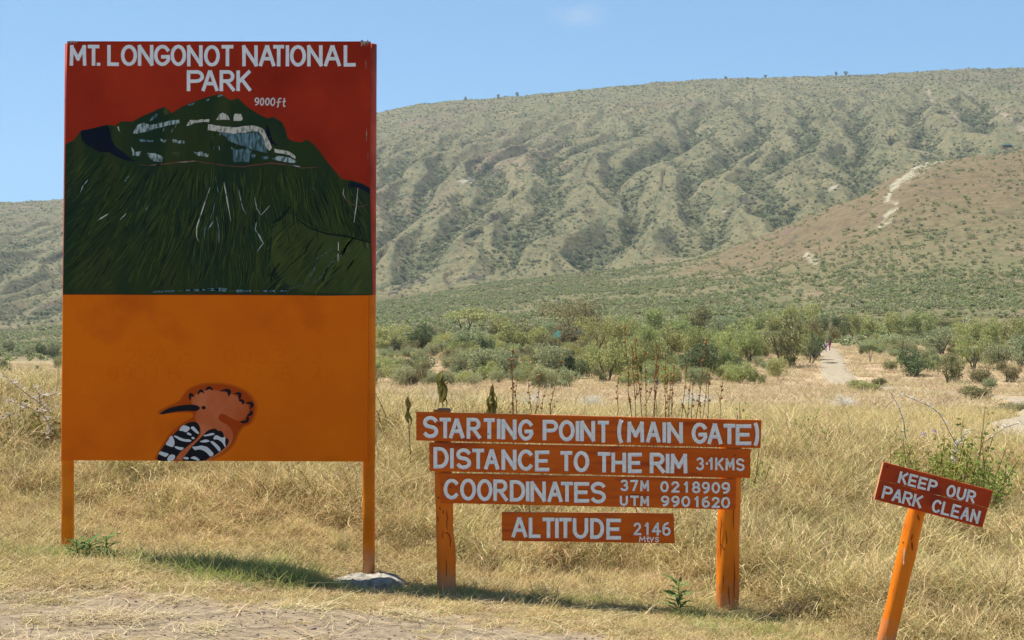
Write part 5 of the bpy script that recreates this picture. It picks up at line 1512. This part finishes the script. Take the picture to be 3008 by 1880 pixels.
def put_leaf(me, parent, p, az, el, s):
    o = bpy.data.objects.new('leaf', me); COL.objects.link(o); o.parent = parent
    o.location = Vector(p) - parent.location; o.rotation_euler = (random.uniform(-.5, .5), -el, az); o.scale = (s, s, s)
    return o
def leafy_stalk(px, pt_, pb, Y, nl, me, label, spread=1.0, cat='plant', lean=0, name='leafy_stalk', lf0=.45, group=None, elev=-1.0, rs=.0045):
    a = P(px + lean, pt_, Y); b = P(px, pb, Y); b.z = H(b.x, b.y) - .02
    r = empty(name, b, label, cat, group)
    mb = MB(); tube(mb, [b, b.lerp(a, .4) + Vector((.01, 0, 0)), b.lerp(a, .75), a], [rs, rs * .9, rs * .7, rs * .4], 6); mb.build('stem', M_stalk if me is not leafC else M_wl, r)
    for i in range(nl):
        t = lf0 + (1 - lf0) * (i + .5) / nl
        put_leaf(me, r, b.lerp(a, t), i * 2.4 + random.uniform(-.4, .4), elev + random.uniform(-.3, .3), spread * random.uniform(.8, 1.2))
    return r
leafy_stalk(1300, 1085, 1200, 12.6, 10, leafA, 'thin plant with dark curled drooping leaves above the left post of the plank sign', 1.6, lf0=.78)
leafy_stalk(1206, 1160, 1230, 12.4, 7, leafA, 'short plant with drooping olive leaves just left of the top plank', 1.3, lean=-8, lf0=.8)
leafy_stalk(1447, 1125, 1230, 12.8, 8, leafA, 'wilted leafy plant above the word STARTING', 1.4, lf0=.76)
leafy_stalk(1436, 1165, 1235, 12.8, 5, leafA, 'small wilted plant left of the wilted one above STARTING', 1.2, lf0=.8)
# green weed in front of the plank sign
leafy_stalk(1994, 1712, 1800, 8.75, 26, leafC, 'dark green upright weed before the plank sign near its right post', 1.25, lf0=.15, name='weed', elev=.5)
for (px_, pt_, pb_, lab) in [(225, 1585, 1622, 'low green weed hugging the left post of the big board'), (262, 1592, 1630, 'second green weed right of the left board post'), (312, 1578, 1628, 'green weed with upright tip, third from the left board post')]:
    leafy_stalk(px_, pt_, pb_, 9.3, 30, leafC, lab, 1.1, lf0=.1, name='weed', elev=.4)

# leafy shrubs: right-hand thicket
def shrub(px0, px1, pt_, pb, Y, n_st, nl, m_leaf, label, name='leafy_shrub', leaf=.02, yspread=.6, cat='shrub', flowers=None, group=None, flat=.5):
    c = P((px0 + px1) / 2, pb, Y); c.z = H(c.x, c.y) - .02
    r = empty(name, c, label, cat, group)
    bm = MB(); fm = MB(); wpx = (px1 - px0) / 2 / F * Y; top = P(0, pt_, Y).z
    tips = []
    for i in range(n_st):
        t = random.uniform(-1, 1); hgt = (top - c.z) * random.uniform(.55, 1.0) * (1 - .35 * abs(t))
        tip = Vector((c.x + t * wpx, c.y + random.uniform(-yspread, yspread), c.z + hgt))
        b0 = Vector((c.x + t * wpx * .5, c.y + random.uniform(-yspread, yspread) * .5, c.z))
        m1 = b0.lerp(tip, .5) + Vector((random.uniform(-.05, .05), 0, .04))
        tube(bm, [b0, m1, tip], [.006, .0045, .002], 5)
        for k in range(nl):
            s = random.uniform(.15, 1.05)
            q = (b0.lerp(m1, s * 2) if s < .5 else m1.lerp(tip, s * 2 - 1)) + Vector((random.gauss(0, .045), random.gauss(0, .05), random.gauss(0, .03)))
            leaf_quad(fm, q, leaf * random.uniform(.7, 1.3), 0, flat)
        tips.append(tip)
    bm.build('branches', M_stalk, r)
    fm.build('foliage', m_leaf, r)
    if flowers:
        for q in flowers:
            f = MB(); p = P(*q, Y - .3)
            for _ in range(22): leaf_quad(f, p + Vector((random.gauss(0, .012), random.gauss(0, .01), random.gauss(0, .010))), .008)
            f.build('flower_head', mat('lilac_petals', (.48, .34, .60), .7), r)
    return r
shrub(2620, 2740, 1270, 1330, 13.0, 26, 46, M_yl, 'yellow-green leafy shrub above the left end of the tilted plank', flowers=[(2714, 1276), (2745, 1264)])
shrub(2730, 2860, 1240, 1345, 13.2, 32, 52, M_yl, 'yellow-green leafy shrub behind the middle of the tilted plank')
shrub(2850, 2950, 1270, 1370, 12.8, 24, 50, M_yl, 'yellow-green leafy shrub right of the tilted plank’s top corner')
shrub(2820, 2880, 1150, 1345, 13.3, 5, 34, M_yl, 'tall thin leafy shoots rising over the thicket at right', name='leafy_shoots')
shrub(2625, 2665, 1150, 1320, 13.3, 3, 30, M_yl, 'slender leafy shoot at the left of the right-hand thicket', name='leafy_shoots', leaf=.014)
shrub(2075, 2235, 1150, 1240, 12.5, 18, 30, M_yl, 'straggly green shrub behind the right end of the top plank', leaf=.016)
shrub(2330, 2420, 1180, 1260, 15.5, 10, 26, M_yl, 'sparse green shrub on the bank between the plank sign and the thicket', leaf=.018)
shrub(10, 120, 1165, 1255, 13.2, 18, 34, M_dl, 'olive drooping-leaved shrub at the left edge behind the thorn branch', leaf=.022)
shrub(110, 172, 1185, 1255, 13.0, 12, 34, M_dl, 'olive leafy shrub tucked behind the left post of the big board', leaf=.022)
shrub(-60, 60, 1150, 1260, 16, 18, 40, M_yl, 'yellow-green low shrub at the far left edge', leaf=.03)

# thorn branches
M_thorn = mat('pale_grey_thorns', (.78, .74, .66), .7, (.60, .55, .47), scale=30)
def thorn_branch(paths, label, name='thorn_branch', ths=.035, step=.03, r0=.0042, n2=0, cat='plant'):
    p0 = P(*paths[0][0][:2], paths[0][0][2])
    r = empty(name, p0, label, cat)
    bm = MB(); tm = MB()
    for path in paths:
        pts = [P(px_, py_, Y_) for px_, py_, Y_ in path]
        tube(bm, pts, [r0 * (1 - .6 * i / (len(pts) - 1)) for i in range(len(pts))], 6)
        for a, b in zip(pts[:-1], pts[1:]):
            n = max(1, int((b - a).length / step))
            for k in range(n):
                p = a.lerp(b, (k + random.random()) / n)
                for s in (-1, 1, 0):
                    v = Vector((random.gauss(0, .6) + s * .5, random.gauss(0, .6), random.gauss(.45, .5))).normalized() * ths * random.uniform(.6, 1.3)
                    tube(tm, [p, p + v * .6 + Vector((0, 0, .003)), p + v], [.0032, .0022, .0004], 4, cap=False)
    bm.build('branch', mat('grey_brown_twig', (.26, .19, .12), .9), r); tm.build('thorns', M_thorn, r)
    return r
thorn_branch([[(150, 1215, 10.2), (118, 1185, 10.2), (75, 1155, 10.2), (50, 1135, 10.2), (22, 1110, 10.2), (5, 1105, 10.2)], [(118, 1185, 10.2), (115, 1160, 10.2), (100, 1138, 10.2)], [(115, 1160, 10.2), (140, 1163, 10.2), (170, 1155, 10.2)],
              [(150, 1260, 10.1), (125, 1215, 10.1), (80, 1195, 10.1), (50, 1185, 10.1), (10, 1175, 10.1)], [(125, 1215, 10.1), (160, 1195, 10.1)], [(125, 1300, 10.1), (150, 1260, 10.1)], [(80, 1195, 10.1), (40, 1215, 10.1), (0, 1235, 10.1)]],
             'pale thorny dead branches at the left edge beside the big board', ths=.05)
thorn_branch([[(2800, 1360, 11), (2812, 1310, 11), (2788, 1268, 11), (2775, 1240, 11), (2760, 1215, 11), (2735, 1195, 11), (2700, 1180, 11), (2665, 1165, 11), (2640, 1160, 11)], [(2812, 1310, 11), (2845, 1262, 11)]],
             'arching thorny branch over the right-hand thicket', ths=.035)
thorn_branch([[(2890, 1300, 10.8), (2920, 1278, 10.8), (2955, 1255, 10.8), (2985, 1245, 10.8), (3000, 1243, 10.8)]], 'thorny twig reaching to the right edge above the path', ths=.04, step=.06)
thorn_branch([[(2660, 1290, 11.2), (2655, 1240, 11.2), (2640, 1195, 11.2), (2612, 1148, 11.2)]], 'knobbly dark twig at the left of the right-hand thicket', ths=.018, step=.02)

def dead_bush(px, py, wpx, hpx, y0_, label):
    x, y = hit(px, py, y0_[0], y0_[1]); s = y / F
    r = empty('dead_thorn_bush', (x, y, H(x, y)), label, 'bush', 'leafless grey bushes on the plain')
    mb = MB()
    for i in range(70):
        a = random.uniform(0, 6.28); el = random.uniform(.15, 1.3); L = random.uniform(.5, 1)
        tip = Vector((x + math.cos(a) * math.cos(el) * wpx * s * .5 * L, y + math.sin(a) * math.cos(el) * wpx * s * .5 * L, r.location.z + math.sin(el) * hpx * s * L))
        m1 = Vector((x, y, r.location.z)).lerp(tip, .5) + Vector((random.uniform(-.1, .1), random.uniform(-.1, .1), .1))
        tube(mb, [r.location, m1, tip], [.012, .008, .003], 4, cap=False)
        for k in range(4):
            q = m1.lerp(tip, random.random()); v = Vector((random.gauss(0, 1), random.gauss(0, 1), random.gauss(.3, .8))).normalized() * .22
            tube(mb, [q, q + v], [.006, .002], 4, cap=False)
    mb.build('twigs', M_thorn, r)
for (a, b, w, h, l_) in [(1290, 1190, 120, 70, 'leafless grey thorn bush above the word STARTING'), (1555, 1195, 150, 70, 'grey thorn bush in front of the pink plain above the word POINT'), (1740, 1200, 120, 50, 'low grey thorn bush left of the tall dry stalks'),
                         (2040, 1195, 140, 60, 'grey-brown thorn bush behind the tall dry stalks'), (2480, 1150, 130, 45, 'greyish twiggy bush below the foot of the trail'), (1400, 1205, 90, 45, 'small grey thorn bush between two larger ones')]:
    dead_bush(a, b, w, h, (22, 70), l_)
tree(*hit(2540, 1150, 50, 110), 2.4, .9, 'bush', 0, 'low yellow-green bush at the foot of the visible trail', 'low bushes on the plain')
tree(*hit(3000, 1180, 24, 70), 2.0, .6, 'bush', 3, 'brown-green bush on the mound at the right edge', 'low bushes on the plain')
tree(*hit(2860, 1170, 40, 90), 2.6, 1.0, 'bush', 3, 'olive bush left of the mound at the right edge', 'low bushes on the plain')
tree(*hit(2935, 1225, 24, 60), 2.2, .8, 'bush', 3, 'low olive-brown bush just above the near bend of the path', 'low bushes on the plain')
tree(*hit(600, 1210, 40, 90), 2.2, .9, 'bush', 1, 'grey-green bush hidden low behind the big board', 'low bushes on the plain') if False else None

# ------------------------------------------------------------------ buildings and the yellow thing in the trees
M_teal = mat('turquoise_metal_roof', (.022, .105, .085), .9, (.035, .14, .11), scale=4)
M_rw = mat('dark_red_wall', (.22, .05, .04), .8); M_dk = mat('dark_opening', (.02, .02, .02), .6); M_wh = mat('pale_post', (.6, .6, .56), .7)
def hut(px0, px1, pyr, pyb, d, label, name='park_building'):
    a = P(px0, pyb, d); b = P(px1, pyb, d); top = P(0, pyr, d).z
    cx0 = (a.x + b.x) / 2; w = (b.x - a.x) / 2; g = H(cx0, d) - .3
    r = empty(name, (cx0, d, g), label, 'building')
    wh = g + (top - g) * .62
    mb = MB()
    def boxm(mb, x0, x1, y0, y1, z0, z1):
        mb.add([(x0, y0, z0), (x1, y0, z0), (x1, y1, z0), (x0, y1, z0), (x0, y0, z1), (x1, y0, z1), (x1, y1, z1), (x0, y1, z1)], [(0, 3, 2, 1), (4, 5, 6, 7), (0, 1, 5, 4), (1, 2, 6, 5), (2, 3, 7, 6), (3, 0, 4, 7)])
    boxm(mb, cx0 - w * .9, cx0 + w * .9, d - w * .5, d + w * .5, g, wh); mb.build('wall', M_rw, r)
    mb = MB(); yv = w * .65
    mb.add([(cx0 - w, d - yv, wh - .05), (cx0 + w, d - yv, wh - .05), (cx0 + w, d + yv, wh - .05), (cx0 - w, d + yv, wh - .05), (cx0 - w * .7, d, top), (cx0 + w * .7, d, top)],
           [(0, 1, 5, 4), (2, 3, 4, 5), (1, 2, 5), (3, 0, 4), (0, 3, 2, 1)]); mb.build('roof', M_teal, r)
    for q in (-.5, .5):
        mb = MB(); boxm(mb, cx0 + w * q - w * .12, cx0 + w * q + w * .12, d - w * .5 - .03, d - w * .5 + .02, g + (wh - g) * .4, g + (wh - g) * .8); mb.build('window', M_dk, r)
    mb = MB(); boxm(mb, cx0 - w * .1, cx0 + w * .1, d - w * .5 - .03, d - w * .5 + .02, g, g + (wh - g) * .8); mb.build('door', M_dk, r)
    for q in (-.95, .95):
        mb = MB(); tube(mb, [(cx0 + w * q, d - yv * .95, g), (cx0 + w * q, d - yv * .95, wh)], .06, 6); mb.build('veranda_post', M_wh, r)
hut(1618, 1736, 972, 1014, 235, 'building with a turquoise roof half hidden behind the large brown-green tree')
d_ = 1190.
hut(2944, 2972, 422, 434, hit(2958, 431, 900, 2000)[1] - 2, 'tiny turquoise-roofed hut high on the slope at the right edge', 'mountain_hut')
x, y = hit(1562, 1020, 100, 260)
M_yel = mat('bright_yellow_flowers', (.70, .56, .03), .7)
yb = empty('yellow_flowering_bush', (x, y, H(x, y)), 'small patch of bright yellow blossom left of the large brown-green tree', 'bush')
fm = MB(); gm = MB()
for q in range(260):
    v = Vector((random.gauss(0, .38), random.gauss(0, .35), abs(random.gauss(.55, .22)))) + yb.location
    leaf_quad(fm, v, .07)
for q in range(120):
    v = Vector((random.gauss(.1, .5), random.gauss(0, .4), abs(random.gauss(.35, .25)))) + yb.location
    leaf_quad(gm, v, .08)
fm.build('blossom', M_yel, yb); gm.build('foliage', M_leaf[2], yb)

# ------------------------------------------------------------------ two hikers on the trail
def zmat(name, bands):
    m = bpy.data.materials.new(name); n, l, b = nodes_of(m)
    tc = n.new('ShaderNodeTexCoord'); sp = n.new('ShaderNodeSeparateXYZ'); r = n.new('ShaderNodeValToRGB'); r.color_ramp.interpolation = 'CONSTANT'
    mr = n.new('ShaderNodeMath'); mr.operation = 'DIVIDE'; mr.inputs[1].default_value = 2.0
    l.new(tc.outputs['Object'], sp.inputs[0]); l.new(sp.outputs[2], mr.inputs[0]); l.new(mr.outputs[0], r.inputs[0]); l.new(r.outputs[0], b.inputs['Base Color'])
    e = r.color_ramp.elements
    while len(e) < len(bands): e.new(.9)
    for i, (z, c) in enumerate(bands): e[i].position = z / 2; e[i].color = (*c, 1)
    b.inputs['Roughness'].default_value = .85
    return m
def person(px, py, d, hgt, bands, label, az, step, arms):
    x = (px - 1504) / F * d; g = H(x, d) + .06
    r = empty('person', (x, d, g), label, 'person', None); r.rotation_euler = (0, 0, az)
    V = [(0, 0, .95), (0, 0, 1.18), (0, .01, 1.40), (0, .01, 1.52), (0, 0, 1.62), (0, 0, 1.74),
         (.09, 0, .90), (.10, step, .50), (.10, step * 1.1 - .05, .08), (.10, step * 1.1 + .10, .03),
         (-.09, 0, .90), (-.10, -step * .6, .50), (-.10, -step * 1.3, .10), (-.10, -step * 1.3 + .13, .03),
         (.19, 0, 1.42), (.25, -.03, 1.15), (.22, arms, .95), (.21, arms + .07, .86),
         (-.19, 0, 1.42), (-.25, .02, 1.15), (-.22, arms * .6, .95), (-.21, arms * .6 + .07, .86)]
    E = [(0, 1), (1, 2), (2, 3), (3, 4), (4, 5), (0, 6), (6, 7), (7, 8), (8, 9), (0, 10), (10, 11), (11, 12), (12, 13), (2, 14), (14, 15), (15, 16), (16, 17), (2, 18), (18, 19), (19, 20), (20, 21)]
    RR = [.15, .14, .17, .055, .09, .095, .10, .065, .045, .045, .10, .065, .045, .045, .065, .045, .032, .04, .065, .045, .032, .04]
    me = bpy.data.meshes.new('body'); me.from_pydata(V, E, []); me.materials.append(zmat('hiker_clothes', bands))
    o = bpy.data.objects.new('body', me); COL.objects.link(o); o.parent = r
    s = hgt / 1.83; o.scale = (s, s, s)
    sk = o.modifiers.new('skin', 'SKIN')
    if not me.skin_vertices: me.skin_vertices.new()
    for i, q in enumerate(RR): me.skin_vertices[0].data[i].radius = (q, q * .8)
    me.skin_vertices[0].data[0].use_root = True
    o.modifiers.new('sub', 'SUBSURF').levels = 1
    o.modifiers['sub'].render_levels = 1
    return r, s
pr1, s1 = person(2437, 1020, 222, 1.72, [(0, (.05, .04, .04)), (.12, (.55, .04, .30)), (.95, (.50, .06, .09)), (1.5, (.45, .05, .08)), (1.62, (.42, .04, .06))], 'hiker in red top and magenta trousers walking up the trail', .2, .14, .05)
pr2, s2 = person(2426, 1026, 216, 1.62, [(0, (.03, .03, .035)), (.95, (.70, .74, .80)), (1.50, (.12, .08, .06)), (1.60, (.45, .46, .48))], 'hiker in white top and black trousers left of the red one', -.15, .10, .12)
def pack(r, s, col, nm='backpack'):
    mb = MB()
    for j, (z, w, dp) in enumerate([(1.0, .12, .08), (1.12, .16, .13), (1.32, .15, .14), (1.45, .11, .09)]):
        for i in range(8):
            a = i / 8 * 6.283; mb.v.append((math.cos(a) * w * s, (-.16 + math.sin(a) * dp) * s, z * s))
    for j in range(3):
        for i in range(8): a = j * 8 + i; b = j * 8 + (i + 1) % 8; mb.f.append((a, b, b + 8, a + 8)); mb.m.append(0)
    mb.f.append(tuple(range(24, 32))); mb.m.append(0); mb.f.append(tuple(range(8))[::-1]); mb.m.append(0)
    o = bpy.data.objects.new(nm, mb.mesh(nm, mat('pack_cloth', col, .8), True)); COL.objects.link(o); o.parent = r
pack(pr1, s1, (.05, .05, .08))

# dry stems lying across the path
random.seed(61)
print('objects', len(bpy.data.objects), 'tree things', len(TREES))
